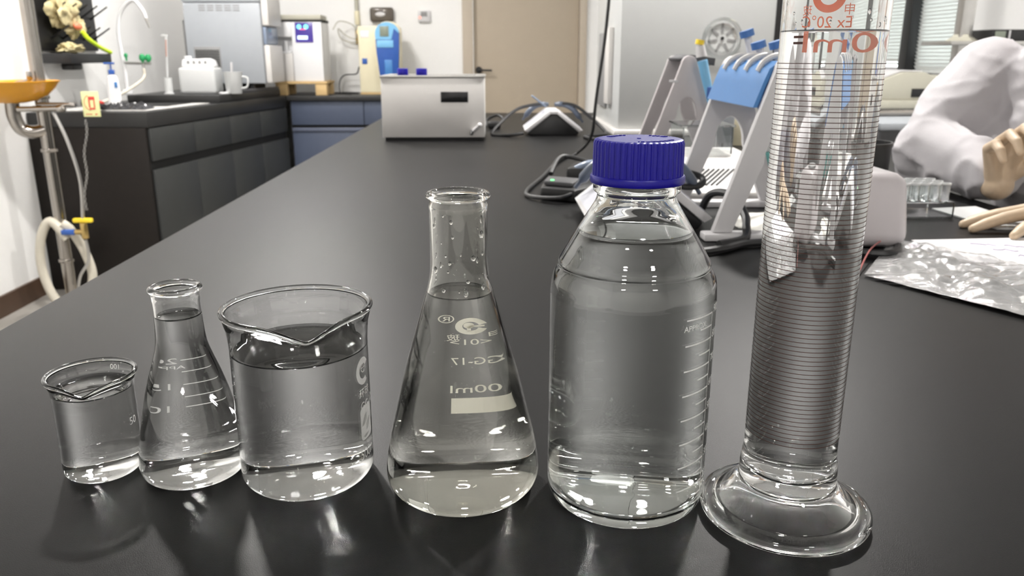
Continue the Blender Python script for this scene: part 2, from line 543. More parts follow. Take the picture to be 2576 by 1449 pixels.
# door
door = MB().box(DX0 + 0.072, DX1 - 0.045, YB + 0.02, YB + 0.06, FLOOR + 0.005, DTOP - 0.06, 0.003).build('door_1', 'door')
struct(door)
f = MB()
f.box(DX0 - 0.01, DX0 + 0.07, YB - 0.03, YB + 0.1, FLOOR, DTOP - 0.055, 0.004)
f.box(DX1 - 0.043, DX1 + 0.012, YB - 0.03, YB + 0.1, FLOOR, DTOP - 0.055, 0.004)
f.box(DX0 - 0.01, DX1 + 0.012, YB - 0.03, YB + 0.1, DTOP - 0.055, DTOP + 0.02, 0.004)
f.build('door_frame', 'door_frame', door)
hd = MB().cyl((DX0 + 0.112, YB + 0.019, 0.166), 0.026, 0.012, 24, 'y')
hd.tube([(DX0 + 0.112, YB + 0.012, 0.166), (DX0 + 0.112, YB - 0.035, 0.166)], 0.008)
hd.tube([(DX0 + 0.105, YB - 0.035, 0.166), (DX0 + 0.215, YB - 0.035, 0.163)], 0.0075)
hd.build('door_handle', 'black', door)

# round ceiling lamps above the benches; the large ones are added fill
def downlight(x, y, label, lens, R=0.085):
    t = thing('downlight', (x, y, CEIL - 0.022), label, 'ceiling light', group='round ceiling lamps')
    MB().lathe([(R, 0.001), (R + 0.030, 0.0), (R + 0.033, 0.004), (R + 0.033, 0.021), (R, 0.021)], 48, closed=True).build('trim_ring', 'white', t)
    MB().cyl((0, 0, 0.008), R - 0.001, 0.012, 40).build('lens', lens, t)
for x, y, lens, R_, lb in ((-1.08, 2.55, 'spotglow', 0.085, 'bright round ceiling lamp above the bench, on the sink side of the water bath'),
                 (1.02, 2.55, 'spotglow', 0.085, 'bright round ceiling lamp above the bench, on the window side of the water bath'),
                 (-0.25, 4.9, 'lampglow', 0.085, 'dimmer round ceiling lamp straight in front of the taupe door'),
                 (0.85, 4.7, 'lampglow', 0.085, 'dimmer round ceiling lamp in front of the grey cabinet'),
                 (-1.85, 3.9, 'lampglow', 0.085, 'dimmer round ceiling lamp over the eyewash post'),
                 (2.0, 3.9, 'lampglow', 0.085, 'dimmer round ceiling lamp over the window counter'),
                 (-1.45, 4.5, 'fillglow', 0.19, 'large round fill lamp added over the sink counter'),  # extra lamp, added to lift the dark left wall behind the tap
                 (-0.85, -1.6, 'fillglow', 0.15, 'large round fill lamp added behind the glassware end of the bench, sink side'),  # this and the next: unseen front fill added to light the prints
                 (1.05, -1.6, 'fillglow', 0.15, 'large round fill lamp added behind the glassware end of the bench, window side')):
    downlight(x, y, lb, lens, R_)

# ------------------------------------------------------------------ island bench
BX0, BX1, BY0, BY1 = -0.518, 0.955, -0.25, 4.1
bench = thing('lab_bench', (0.2, 1.9, FLOOR), 'long island bench with a matt black top running away from the camera', 'lab bench')
def rel(mb, root):
    return Matrix.Translation(-Vector(root.location))
MB().box(BX0, BX1, BY0, BY1, -0.025, 0, 0.0025).build('worktop', 'bench', bench, xf=rel(None, bench))
MB().box(BX0 + 0.03, BX1 - 0.32, BY0 + 0.05, BY1 - 0.05, FLOOR + 0.08, -0.0255).build('base_cabinet', 'bench_front', bench, xf=rel(None, bench))
MB().box(BX0 + 0.07, BX1 - 0.36, BY0 + 0.09, BY1 - 0.09, FLOOR, FLOOR + 0.079).build('plinth', 'groove', bench, xf=rel(None, bench))
for k in range(7):
    y0 = BY0 + 0.06 + k * 0.605
    MB().box(BX0 + 0.010, BX0 + 0.029, y0, y0 + 0.598, FLOOR + 0.09, -0.18, 0.002).build('door', 'bench_front', bench, xf=rel(None, bench))
    MB().box(BX0 + 0.010, BX0 + 0.029, y0, y0 + 0.598, -0.172, -0.034, 0.002).build('drawer', 'bench_front', bench, xf=rel(None, bench))

# ------------------------------------------------------------------ glassware
def vessel(name, loc, label, cat, rz=0.0):
    return thing(name, loc, label, cat, rz)
def spout(bm, H, zlo, ang, width, out, down):
    for v in bm.verts:
        if v.co.z < zlo: continue
        r = math.hypot(v.co.x, v.co.y)
        if r < 1e-5: continue
        th = math.atan2(v.co.y, v.co.x)
        d = (th - ang + PI) % (2 * PI) - PI
        s = (v.co.z - zlo) / (H - zlo)
        s = min(1.0, s); s2 = s * s
        wgt = math.exp(-(abs(d) / width) ** 1.35)
        pinch = -0.16 * math.exp(-((abs(d) - width * 1.9) / (width * 0.9)) ** 2)
        k = s2 * (wgt + pinch) * out
        v.co.x += math.cos(th) * k
        v.co.y += math.sin(th) * k
        v.co.z -= s2 * wgt * down
def rim_bead(R, z, b, n=10):
    """outer bead going round the top from outside to inside"""
    return [(R + b * math.cos(t), z + b * math.sin(t)) for t in [(-0.55 + 1.75 * k / n) * PI for k in range(n + 1)]]

def beaker(name, x, y, R, H, wall, rimR, bead, level, label, mglass, spw, spo, spd, sp_ang=-PI / 2):
    root = vessel(name, (x, y, 0.0003), label, 'beaker')
    c = R * 0.24
    outer = [(0, 0.0008), (R * 0.55, 0.0004), (R - c, 0.0)]
    for k in range(1, 9):
        t = k / 8 * PI / 2
        outer.append((R - c + c * math.sin(t), c - c * math.cos(t)))
    outer += [(R, H * 0.45), (R, H * 0.80), (R + (rimR - R) * 0.25, H * 0.90), (R + (rimR - R) * 0.62, H * 0.955)]
    outer += rim_bead(rimR - bead, H - bead, bead, 10)
    ci = c * 0.85
    Ri = R - wall
    inner = [(Ri + (rimR - R) * 0.55, H * 0.945), (Ri + (rimR - R) * 0.22, H * 0.89), (Ri, H * 0.79), (Ri, H * 0.45)]
    for k in range(0, 9):
        t = PI / 2 * (1 - k / 8)
        inner.append((Ri - ci + ci * math.sin(t), wall + ci - ci * math.cos(t)))
    inner += [(Ri * 0.5, wall), (0, wall)]
    mb = MB()
    mb.lathe(subdiv(outer + inner, 0.004), 160)
    spout(mb.bm, H, H * 0.74, sp_ang, spw, spo, spd)
    g = mb.build('glass_body', mglass, root, angle=80)
    # water, its skin just inside the glass wall
    o = 0.0004
    wp = [(0, wall - o), (Ri * 0.5, wall - o), (Ri - ci, wall - o)]
    for k in range(1, 9):
        t = k / 8 * PI / 2
        wp.append((Ri - ci + (ci + o) * math.sin(t), wall + ci - (ci + o) * math.cos(t)))
    wp += [(Ri + o, level * 0.5), (Ri + o, level + 0.0017), (Ri - 0.0006, level + 0.0007), (Ri - 0.0018, level + 0.0001), (Ri - 0.0035, level), (0, level)]
    MB().lathe(subdiv(wp, 0.006), 128).build('water', 'water', root, angle=50)
    return root, (lambda z: R)

small_beaker, rs = beaker('beaker', -0.271, 0.505, 0.0252, 0.072, 0.0013, 0.0288, 0.0014, 0.0600,
    'smallest beaker, a low clear glass of water with a spout, leftmost in the row', 'glass', 0.30, 0.0050, 0.0046, -1.30)
big_beaker, rb = beaker('beaker', -0.128, 0.495, 0.0436, 0.1215, 0.0018, 0.0482, 0.0018, 0.0925,
    'large wide clear beaker of water with a spout and white print at its right', 'glass', 0.30, 0.0080, 0.0074, -1.24)

def flask(x, y, prof, H, rimR, bead, wall, level, label, mglass, name='conical_flask'):
    root = vessel(name, (x, y, 0.0003), label, 'flask')
    outer = smooth_prof(prof, 6)
    f = interp([(r, z) for r, z in outer if z > 0.004])
    top = rim_bead(rimR - bead, H - bead, bead, 10)
    zc = outer[-1][1]
    inner = []
    zz = [zc - k * 0.004 for k in range(0, int((zc - 0.012) / 0.004) + 1)]
    for z in zz:
        inner.append((f(z) - wall, z))
    rl = inner[-1][0]; zl = inner[-1][1]
    cin = min(0.009, zl - wall)
    for k in range(1, 7):
        t = k / 6 * PI / 2
        inner.append((rl - cin + cin * math.cos(t), wall + (zl - wall) * (1 - math.sin(t))))
    inner += [(rl * 0.5, wall), (0, wall)]
    MB().lathe(outer + top + inner, 144).build('glass_body', mglass, root, angle=80)
    o = 0.0004
    wp = [(0, wall - o), (rl * 0.5, wall - o)]
    for k in range(6, 0, -1):
        t = k / 6 * PI / 2
        wp.append((rl - cin + (cin + o) * math.cos(t), wall + (zl - wall) * (1 - math.sin(t)) - o * math.sin(t)))
    for z in reversed(zz):
        if z < level - 0.001:
            wp.append((f(z) - wall + o, z))
    rw = f(level) - wall
    wp += [(rw + o, level + 0.0016), (rw - 0.0006, level + 0.0006), (rw - 0.0016, level + 0.0001), (rw - 0.003, level), (0, level)]
    MB().lathe(wp, 128).build('water', 'water', root, angle=50)
    return root, f

prof250 = [(0, 0.0012), (0.018, 0.0006), (0.0265, 0.0), (0.0325, 0.0025), (0.0352, 0.0085), (0.0350, 0.015), (0.0334, 0.026), (0.0303, 0.041), (0.0268, 0.057),
           (0.0228, 0.071), (0.0188, 0.083), (0.0164, 0.0915), (0.0154, 0.099), (0.0149, 0.108), (0.0147, 0.117), (0.0149, 0.1265)]
flask_small, rf_s = flask(-0.2075, 0.503, prof250, 0.1325, 0.0168, 0.0022, 0.0014, 0.1115,
    'smaller conical flask filled to the neck with water, touching the large beaker', 'glass')
prof500 = [(0, 0.0012), (0.028, 0.0006), (0.0400, 0.0), (0.0465, 0.004), (0.0497, 0.011), (0.0496, 0.021), (0.0470, 0.036), (0.0425, 0.055), (0.0375, 0.076),
           (0.0320, 0.096), (0.0265, 0.115), (0.0215, 0.132), (0.0190, 0.141), (0.0179, 0.150), (0.0176, 0.165), (0.0176, 0.180), (0.0178, 0.1885)]
flask_big, rf_b = flask(-0.0225, 0.480, prof500, 0.1965, 0.0196, 0.0026, 0.0016, 0.1330,
    'larger conical flask with a tall neck and cream mirrored print, holding water', 'glass_warm')

# reagent bottle
bottle = vessel('reagent_bottle', (0.0832, 0.468, 0.0003), 'tall round glass bottle of water with a blue screw cap', 'bottle')
wb_ = 0.0024
bo = [(0, 0.0045), (0.030, 0.0035), (0.0405, 0.0006), (0.0435, 0.0), (0.0470, 0.0020), (0.0495, 0.0075), (0.0503, 0.016), (0.0503, 0.030), (0.0503, 0.080), (0.0503, 0.130),
      (0.0501, 0.139), (0.0494, 0.1455), (0.0480, 0.1500), (0.0464, 0.1528), (0.0455, 0.1540), (0.0456, 0.1553), (0.0453, 0.1572), (0.0440, 0.1597), (0.0380, 0.1697), (0.0315, 0.1803), (0.0266, 0.1882), (0.0240, 0.1928), (0.0231, 0.1960)]
bo_s = smooth_prof(bo, 5)
fb = interp([(r, z) for r, z in bo_s if z > 0.006])
neck = [(0.0233, 0.1970), (0.0252, 0.1985), (0.0257, 0.2000), (0.0257, 0.2022), (0.0250, 0.2034), (0.0222, 0.2040), (0.0220, 0.2260), (0.0205, 0.2270), (0.0192, 0.2260), (0.0192, 0.2000)]
inn = [(fb(z) - wb_ if z < 0.190 else max(0.0192, fb(z) - wb_ * 1.5), z) for z in [0.1955 - 0.004 * k for k in range(46)] if z > 0.016]
inn += [(0.0470, 0.0125), (0.0452, 0.0090), (0.0420, 0.0068), (0.034, 0.0068), (0.016, 0.0082), (0, 0.0085)]
MB().lathe(bo_s + neck + inn, 160).build('glass_body', 'glass_green', bottle, angle=80)
o = 0.0004; lev = 0.1745
wp = [(0, 0.0085 - o), (0.016, 0.0082 - o), (0.034, 0.0068 - o), (0.0420 + o * .3, 0.0068 - o), (0.0452 + o, 0.0090 - o * .6), (0.0470 + o, 0.0125)]
wp += [(fb(z) - wb_ + o, z) for z in [0.0165 + 0.004 * k for k in range(45)] if z < lev - 0.001]
rw = fb(lev) - wb_
wp += [(rw + o, lev + 0.0014), (rw - 0.0008, lev + 0.0005), (rw - 0.003, lev), (0, lev)]
MB().lathe(wp, 144).build('water', 'water', bottle, angle=50)
# cap: knurled skirt and plain tear ring
cap = MB()
NK = 44
seg = NK * 6
prof = [(0.0264, 0.2080), (0.0262, 0.2265), (0.0256, 0.2281), (0.0240, 0.2287), (0.0225, 0.2286)]
rings = []
for r, z in prof:
    ring = []
    for k in range(seg):
        a = 2 * PI * k / seg
        ph = (k % 6) / 6
        groove = 0.0009 if ph in (0, 5 / 6) else (0.0003 if ph in (1 / 6, 4 / 6) else 0.0)
        rr = r - (groove if z < 0.2295 else groove * 0.3)
        ring.append(cap.bm.verts.new((rr * math.cos(a), rr * math.sin(a), z)))
    rings.append(ring)
for a, b in zip(rings, rings[1:]):
    for k in range(seg):
        cap.bm.faces.new((a[k], a[(k + 1) % seg], b[(k + 1) % seg], b[k]))
cap.bm.faces.new(rings[-1])
cap.bm.faces.new(rings[0][::-1])
bmesh.ops.recalc_face_normals(cap.bm, faces=cap.bm.faces)
cap_o = cap.build('screw_cap', 'blue', bottle, angle=30)
MB().lathe([(0.0252, 0.2036), (0.0272, 0.2036), (0.0276, 0.2042), (0.0275, 0.2074), (0.0270, 0.2082), (0.0256, 0.2084), (0.0252, 0.2078)], 96, closed=True).build('tear_ring', 'blue', bottle)
# small moulded raised marks round the cap's top
mk = MB()
random.seed(3)
for a0, a1 in ((-1.75, -0.55), (0.5, 1.15), (1.9, 2.5)):
    a = a0
    while a < a1:
        wdt = random.choice((0.05, 0.08, 0.1))
        r0 = random.choice((0.0172, 0.0178))
        r1 = random.choice((0.0206, 0.0212))
        t = Matrix.Rotation(a, 4, 'Z')
        mk.box(r0, r1, -wdt * 0.010, wdt * 0.010, 0.2285, 0.2291, 0.0002, 1, mtx=t)
        a += wdt + 0.06
mk.cyl((0, 0, 0.2284), 0.0012, 0.0006, 12)
mk.build('moulded_marks', 'blue', cap_o)

# measuring cylinder
cyl_ = vessel('measuring_cylinder', (0.1792, 0.4412, 0.0003), 'tall ringed glass measuring cylinder on a round foot, rightmost of the row', 'measuring cylinder')
RT, wt = 0.0270, 0.0018
co = [(0, 0.0205), (0.016, 0.0200), (0.0225, 0.0185), (0.0280, 0.0145), (0.0345, 0.0085), (0.0390, 0.0045), (0.0415, 0.0012), (0.0445, 0.0), (0.0485, 0.0004), (0.0505, 0.0022), (0.0512, 0.0050), (0.0505, 0.0078), (0.0485, 0.0094),
      (0.0455, 0.0102), (0.0430, 0.0106), (0.0415, 0.0116), (0.0402, 0.0128), (0.0375, 0.0152), (0.0330, 0.0200), (0.0298, 0.0240), (0.0288, 0.0258), (0.0287, 0.0275), (0.0285, 0.0340), (0.0278, 0.0400), (0.0271, 0.0440), (RT, 0.0480)]
co_s = smooth_prof(co, 4)
HT = 0.385
up = [(RT, z) for z in [0.05 + 0.02 * k for k in range(17)]] + [(RT + 0.0008, HT - 0.006), (RT + 0.0022, HT - 0.0035), (RT + 0.0026, HT - 0.001), (RT + 0.0016, HT), (RT - 0.0002, HT - 0.001), (RT - wt, HT - 0.006)]
ib = 0.030
dn = [(RT - wt, z) for z in [0.37 - 0.02 * k for k in range(17)]] + [(RT - wt, 0.042), (RT - wt - 0.0008, 0.0365), (RT - wt - 0.0030, 0.0325), (RT - wt - 0.0065, ib + 0.0006), (0.012, ib), (0, ib)]
MB().lathe(co_s + up + dn, 144).build('glass_body', 'glass', cyl_, angle=80)
lev = 0.2865
wp = [(0, ib - o), (0.012, ib - o), (RT - wt - 0.0065 + o * .5, ib + 0.0006 - o), (RT - wt - 0.0030 + o, 0.0325 - o * .6), (RT - wt - 0.0008 + o, 0.0365), (RT - wt + o, 0.042)]
wp += [(RT - wt + o, 0.05 + 0.02 * k) for k in range(12)] + [(RT - wt + o, lev + 0.0008), (RT - wt - 0.0006, lev + 0.0004), (RT - wt - 0.0018, lev + 0.0001), (RT - wt - 0.0035, lev), (0, lev)]
MB().lathe(wp, 128).build('water', 'water', cyl_, angle=50)
# graduation rings, printed round the side that faces the camera
g = bmesh.new()
ncl = 81
for k in range(ncl):
    z = 0.0575 + 0.002665 * k
    hw = 0.00019
    a0, a1 = -PI / 2 - 1.95, -PI / 2 + 1.95
    A = []; B = []
    for j in range(61):
        t = a0 + (a1 - a0) * j / 60
        r = RT + 0.0002
        A.append(g.verts.new((r * math.cos(t), r * math.sin(t), z - hw)))
        B.append(g.verts.new((r * math.cos(t), r * math.sin(t), z + hw)))
    for j in range(60):
        g.faces.new((A[j], A[j + 1], B[j + 1], B[j]))
finish(g, 'graduation_lines', 'print_brown', cyl_, True)
# orange print on the far side
g = bmesh.new()
disc_bm(g, (0.0, 0.0), 0.0095, 1.0, 0.95, 40, 0.0052, -2.9, 2.2)
disc_bm(g, (0.0005, 0.0005), 0.0022)
wrap(g, lambda z: RT, 0.3065, PI / 2 - 0.22)
finish(g, 'printed_emblem', 'orange', cyl_)
g = bmesh.new()
for s, xx, zz, sz, sxx in (('申', -0.0178, 0.2988, 0.0066, 1.05), ('玻', 0.0062, 0.2982, 0.0062, 1.0), ('Ex 20°C', -0.0055, 0.2922, 0.0088, 1.0)):
    t = bmesh.new(); text_bm(t, s, sz, sx=sxx)
    wrap(t, lambda z: RT, zz, PI / 2 + xx / RT)
    me = bpy.data.meshes.new('t'); t.to_mesh(me); t.free(); g.from_mesh(me)
finish(g, 'printed_temperature', 'orange', cyl_)
g = bmesh.new(); text_bm(g, '500ml', 0.0150, sx=0.95)
wrap(g, lambda z: RT, 0.2808, PI / 2 - 0.70)
finish(g, 'printed_volume', 'orange', cyl_)
g = bmesh.new()
for zz in (0.2808, 0.2838):
    rect_bm(g, -0.003, 0.003, zz - 0.2820 - 0.0006, zz - 0.2820 + 0.0006, 4)
wrap(g, lambda z: RT, 0.2820, -PI / 2 - 1.05)
finish(g, 'top_marks', 'print_brown', cyl_)

# prints on the other vessels ------------------------------------------------
# bottle scale on its right flank
R_ = 0.0503
g = bmesh.new()
zs = {}
for k in range(16):
    z = 0.0246 - 0.00768 + k * 0.00768
    big = (k % 2 == 1)
    L = 0.0250 if big else 0.0130
    n = 12
    A = []; B = []
    for j in range(n + 1):
        x = -L + L * j / n
        A.append(g.verts.new((x, z - 0.075 - 0.00045, 0))); B.append(g.verts.new((x, z - 0.075 + 0.00045, 0)))
    for j in range(n):
        g.faces.new((A[j], A[j + 1], B[j + 1], B[j]))
    zs[k] = z
rect_bm(g, 0, 0.0005, 0.0160 - 0.075, zs[15] - 0.075 + 0.0004)
TH = -PI / 2 + 0.98
wrap(g, fb, 0.075, TH, 0.0002)
for k in range(1, 16, 2):
    t = bmesh.new(); text_bm(t, '%d' % (200 + 100 * (k // 2)), 0.0068, sx=0.85)
    wrap(t, fb, zs[k] + 0.0012, TH + 0.0068 / R_, 0.0002)
    me = bpy.data.meshes.new('t'); t.to_mesh(me); t.free(); g.from_mesh(me)
t = bmesh.new(); text_bm(t, 'APPROX.', 0.0050)
wrap(t, fb, zs[15] - 0.0052, TH - 0.0165 / R_, 0.0002)
me = bpy.data.meshes.new('t'); t.to_mesh(me); t.free(); g.from_mesh(me)
finish(g, 'printed_scale', 'print_white', bottle)

# large flask: print on its far side (read through the water)
g = bmesh.new()
def addtext(g, s, size, rfun, z, th, sx=1.0, rot=None, eps=0.0002):
    t = bmesh.new()
    text_bm(t, s, size, sx=sx, xf=None if rot is None else Matrix.Rotation(rot, 4, 'Z'))
    wrap(t, rfun, z, th, eps)
    me = bpy.data.meshes.new('t'); t.to_mesh(me); t.free(); g.from_mesh(me); bpy.data.meshes.remove(me)
FAR = PI / 2
FB = FAR - 0.10
t = bmesh.new(); disc_bm(t, (0, 0), 0.0064, 0.78, 0.98, 40, 0.0034, -2.75, 2.9)
disc_bm(t, (0.0006, 0.0006), 0.0022, 0.8, 1.0); rect_bm(t, -0.0042, 0.0004, -0.0006, 0.0006); rect_bm(t, 0.0000, 0.0012, -0.0040, 0.0)
wrap(t, rf_b, 0.1008, FB + 0.04, 0.0002)
me = bpy.data.meshes.new('t'); t.to_mesh(me); t.free(); g.from_mesh(me)
addtext(g, '®', 0.0085, rf_b, 0.1060, FB + 0.30, 0.8)
addtext(g, '申', 0.0056, rf_b, 0.0930, FB - 0.17, 0.8)
addtext(g, '玻', 0.0056, rf_b, 0.0920, FB + 0.22, 0.8)
addtext(g, '<01>', 0.0062, rf_b, 0.0885, FB + 0.06, 1.0)
addtext(g, 'GG-17', 0.0078, rf_b, 0.0738, FB + 0.03, 0.72)
addtext(g, '500ml', 0.0084, rf_b, 0.0522, FB + 0.0, 1.02)
t = bmesh.new(); rect_bm(t, -0.0120, 0.0115, -0.0065, 0.0052, 16)
wrap(t, rf_b, 0.0405, FB - 0.025, 0.0002)
me = bpy.data.meshes.new('t'); t.to_mesh(me); t.free(); g.from_mesh(me)
addtext(g, 'APPROX VOL', 0.0062, rf_b, 0.0735, FAR + 0.42, 1.1, PI / 2)
finish(g, 'printed_marks', 'print_cream', flask_big)

# small flask: far-side scale
g = bmesh.new()
for k, z in enumerate((0.0735, 0.0635, 0.0535, 0.0440, 0.0365)):
    t = bmesh.new(); L = 0.009
    rect_bm(t, -0.0100, 0.0010, -0.0003, 0.0003, 8)
    wrap(t, rf_s, z, FAR + 0.39, 0.0002)
    me = bpy.data.meshes.new('t'); t.to_mesh(me); t.free(); g.from_mesh(me)
for s, z in (('200', 0.0730), ('150', 0.0525), ('100', 0.0360)):
    addtext(g, s, 0.0068, rf_s, z, FAR + 0.70)
addtext(g, 'APPROX', 0.0040, rf_s, 0.0675, FAR + 0.70)
finish(g, 'printed_scale', 'print_white', flask_small)

# large beaker: print on its right flank
g = bmesh.new()
THB = -PI / 2 + 1.30
t = bmesh.new()
disc_bm(t, (0, 0), 0.0092, 0.9, 1.0, 32, 0.0052, 0.6, 5.4)
disc_bm(t, (0.0006, 0.0022), 0.0034, 1, 1, 28, 0.0028)
rect_bm(t, -0.0024, 0.0036, 0.0020, 0.0024); rect_bm(t, 0.0004, 0.0008, -0.0010, 0.0054)
wrap(t, rb, 0.0800, THB, 0.0002)
me = bpy.data.meshes.new('t'); t.to_mesh(me); t.free(); g.from_mesh(me)
addtext(g, '环球', 0.0070, rb, 0.0648, THB + 0.02)
addtext(g, 'GG-17', 0.0075, rb, 0.0560, THB + 0.12)
t = bmesh.new()
pts = []
for cx_, cy_, a in ((0.0045, 0.0055, 0), (-0.0045, 0.0055, 1), (-0.0045, -0.0055, 2), (0.0045, -0.0055, 3)):
    for j in range(7):
        q = (a + j / 6) * PI / 2
        pts.append((cx_ + 0.0035 * math.cos(q), cy_ * 1.5 + 0.0035 * math.sin(q), 0))
t.faces.new([t.verts.new(p) for p in pts])
bmesh.ops.triangulate(t, faces=t.faces)
bmesh.ops.subdivide_edges(t, edges=t.edges, cuts=2)
wrap(t, rb, 0.0440, THB + 0.04, 0.0002)
me = bpy.data.meshes.new('t'); t.to_mesh(me); t.free(); g.from_mesh(me)
addtext(g, '500ml', 0.0110, rb, 0.0225, THB + 0.06, 0.8)
finish(g, 'printed_marks', 'print_white', big_beaker)
# small beaker: graduation on its far side, near the rim, and a figure on its right flank
g = bmesh.new()
addtext(g, '100', 0.0052, rs, 0.0655, PI / 2 - 0.18)
finish(g, 'printed_figure', 'print_white', small_beaker)
g = bmesh.new()
addtext(g, '50', 0.0075, rs, 0.0380, -PI / 2 + 1.45)
finish(g, 'printed_figure', 'print_white', small_beaker)

# droplets clinging above the water lines
def droplets(root, rfun, zlo, zhi, n, seed, rmax):
    rnd = random.Random(seed)
    mb = MB()
    for k in range(n):
        z = rnd.uniform(zlo, zhi); th = rnd.uniform(-PI, PI); r = rnd.uniform(0.25, 1) ** 2 * rmax + 0.0003
        R = rfun(z)
        vs = bmesh.ops.create_icosphere(mb.bm, subdivisions=2, radius=r)['verts']
        bmesh.ops.scale(mb.bm, vec=(0.55, 1.0, rnd.uniform(1.0, 2.2)), verts=vs)
        bmesh.ops.transform(mb.bm, matrix=Matrix.Rotation(th, 4, 'Z') @ Matrix.Translation((R - r * 0.1, 0, z)), verts=vs)
    o_ = mb.build('droplets', 'water', root)
    o_['kind'] = 'stuff'
droplets(flask_big, lambda z: rf_b(z) - 0.0016, 0.137, 0.182, 34, 4, 0.0013)
droplets(cyl_, lambda z: RT - wt, 0.290, 0.345, 40, 9, 0.0010)
# ------------------------------------------------------------------ left sink counter and back counter
def local(root):
    while root.parent is not None:
        root = root.parent
    return Matrix.Rotation(-root.rotation_euler.z, 4, 'Z') @ Matrix.Translation(-Vector(root.location))
def part(mb, name, m, root, **k):
    return mb.build(name, m, root, xf=local(root), **k)

CN, CF = (-1.750, 4.155), (-1.480, 5.88)      # front edge of the sink counter, near and far
def cfront(y, inset=0.0):
    t = (y - CN[1]) / (CF[1] - CN[1])
    return CN[0] + (CF[0] - CN[0]) * t - inset
sink = thing('sink_counter', (-2.05, 5.1, FLOOR), 'black-topped sink counter with charcoal fronts along the left wall', 'counter')
part(MB().prism([(XL + 0.003, CN[1]), CN, CF, (XL + 0.003, CF[1])], 'z', -0.075, 0.0, 0.002), 'worktop', 'counter_top', sink)
i_ = 0.015
part(MB().prism([(XL + 0.003, CN[1] + 0.01), (CN[0] - i_, CN[1] + 0.01), (CF[0] - i_, CF[1]), (XL + 0.003, CF[1])], 'z', FLOOR + 0.001, -0.0755), 'base_cabinet', 'groove', sink)
part(MB().box(XL + 0.003, CN[0] - 0.012, CN[1] - 0.012, CN[1] + 0.0095, FLOOR + 0.002, -0.076, 0.001), 'end_panel', 'bench_end', sink)
NB = 4
for k in range(NB):
    ya = CN[1] + 0.015 + (CF[1] - CN[1] - 0.02) * k / NB
    yb = CN[1] + 0.015 + (CF[1] - CN[1] - 0.02) * (k + 1) / NB - 0.006
    q = lambda d: [(cfront(ya, d), ya), (cfront(yb, d), yb), (cfront(yb, d + 0.016), yb), (cfront(ya, d + 0.016), ya)]
    part(MB().prism(q(-0.002), 'z', -0.245, -0.082, 0.0015), 'drawer', 'bench_front', sink)
    part(MB().prism(q(-0.002), 'z', FLOOR + 0.09, -0.292, 0.0015), 'door', 'bench_front', sink)
# rim board the appliances stand on
rb_ = thing('raised_rim', (-1.9, 5.35, 0.0004), 'low black rim board on the sink counter, under the appliances', 'rim board')
part(MB().prism([(-2.2, 4.98), (cfront(4.98, 0.03), 4.98), (cfront(5.86, 0.03), 5.86), (-2.2, 5.86)], 'z', 0.0004, 0.047, 0.004), 'board', 'counter_top', rb_)
part(MB().prism([(cfront(5.25, 0.055), 5.25), (cfront(5.25, 0.032), 5.25), (cfront(5.85, 0.032), 5.85), (cfront(5.85, 0.055), 5.85)], 'z', 0.0472, 0.066, 0.003), 'front_lip', 'darkgrey', rb_)
sk = thing('sink_tray', (-2.0, 4.6, 0.0003), 'pale speckled steel draining tray let into the black sink counter', 'sink')
part(MB().prism([(-2.26, 4.24), (cfront(4.24, 0.05), 4.24), (cfront(4.9, 0.05), 4.9), (-2.26, 4.9)], 'z', 0.0003, 0.006, 0.002), 'tray', mat('speckled_steel', (0.55, 0.54, 0.52), 0.5, noise_amt=0.35, noise_scale=40), sk)
part(MB().prism([(-2.20, 4.55), (-1.80, 4.55), (-1.78, 4.86), (-2.20, 4.86)], 'z', 0.0062, 0.0085, 0.001), 'basin', 'groove', sk)

back = thing('back_counter', (-0.95, 6.2, FLOOR), 'slate blue cupboard counter with a black top at the back wall', 'counter')
BCX0, BCX1 = -1.47, -0.42
part(MB().box(XL + 0.003, BCX1, 5.885, YB - 0.003, -0.033, 0.0, 0.002), 'worktop', 'counter_top', back)
part(MB().box(BCX0, BCX1, 5.93, YB - 0.003, FLOOR + 0.001, -0.0335), 'carcass', 'groove', back)
for k in range(2):
    xa, xb = BCX0 + 0.012 + k * 0.52, BCX0 + 0.012 + k * 0.52 + 0.515
    part(MB().box(xa, xb, 5.91, 5.929, -0.205, -0.036, 0.001), 'drawer', 'slate', back)
    d = part(MB().box(xa, xb, 5.91, 5.929, FLOOR + 0.09, -0.250, 0.001), 'door', 'slate', back)
    part(MB().box(xa, xb, 5.898, 5.929, -0.2495, -0.225, 0.003), 'pull_rail', mat('slate_rail', (0.11, 0.125, 0.175), 0.35) if k == 0 else MATS['slate_rail'], back)

# ------------------------------------------------------------------ eyewash station
ew = thing('eyewash_station', (-2.07, 3.8, FLOOR), 'steel eyewash post with a yellow bowl in front of the sink counter end', 'eyewash station')
px, py = -2.066, 3.8
part(MB().tube([(px, py, FLOOR + 0.012), (px, py, 0.9)], 0.029, 24), 'post', 'steel', ew)
part(MB().cyl((px, py, FLOOR + 0.0005), 0.085, 0.012, 32, bev=0.003), 'base_flange', 'steel', ew)
bc = (-2.165, 3.745, 0.0)
part(MB().lathe([(0, 0.070), (0.05, 0.0705), (0.10, 0.080), (0.145, 0.103), (0.178, 0.135), (0.193, 0.158), (0.200, 0.1625), (0.2005, 0.166), (0.194, 0.1665), (0.188, 0.160), (0.172, 0.137), (0.14, 0.107), (0.10, 0.085), (0.05, 0.076), (0, 0.0755)], 64, c=bc), 'bowl', 'yellow', ew, angle=50)
nz = MB()
nz.tube(bez([(bc[0] + 0.02, bc[1], 0.08), (bc[0] + 0.02, bc[1], 0.15), (bc[0] + 0.075, bc[1] - 0.01, 0.163), (bc[0] + 0.098, bc[1] - 0.01, 0.175)], 6), 0.008)
nz.cyl((bc[0] + 0.097, bc[1] - 0.01, 0.172), 0.012, 0.035, 16, bev=0.003)
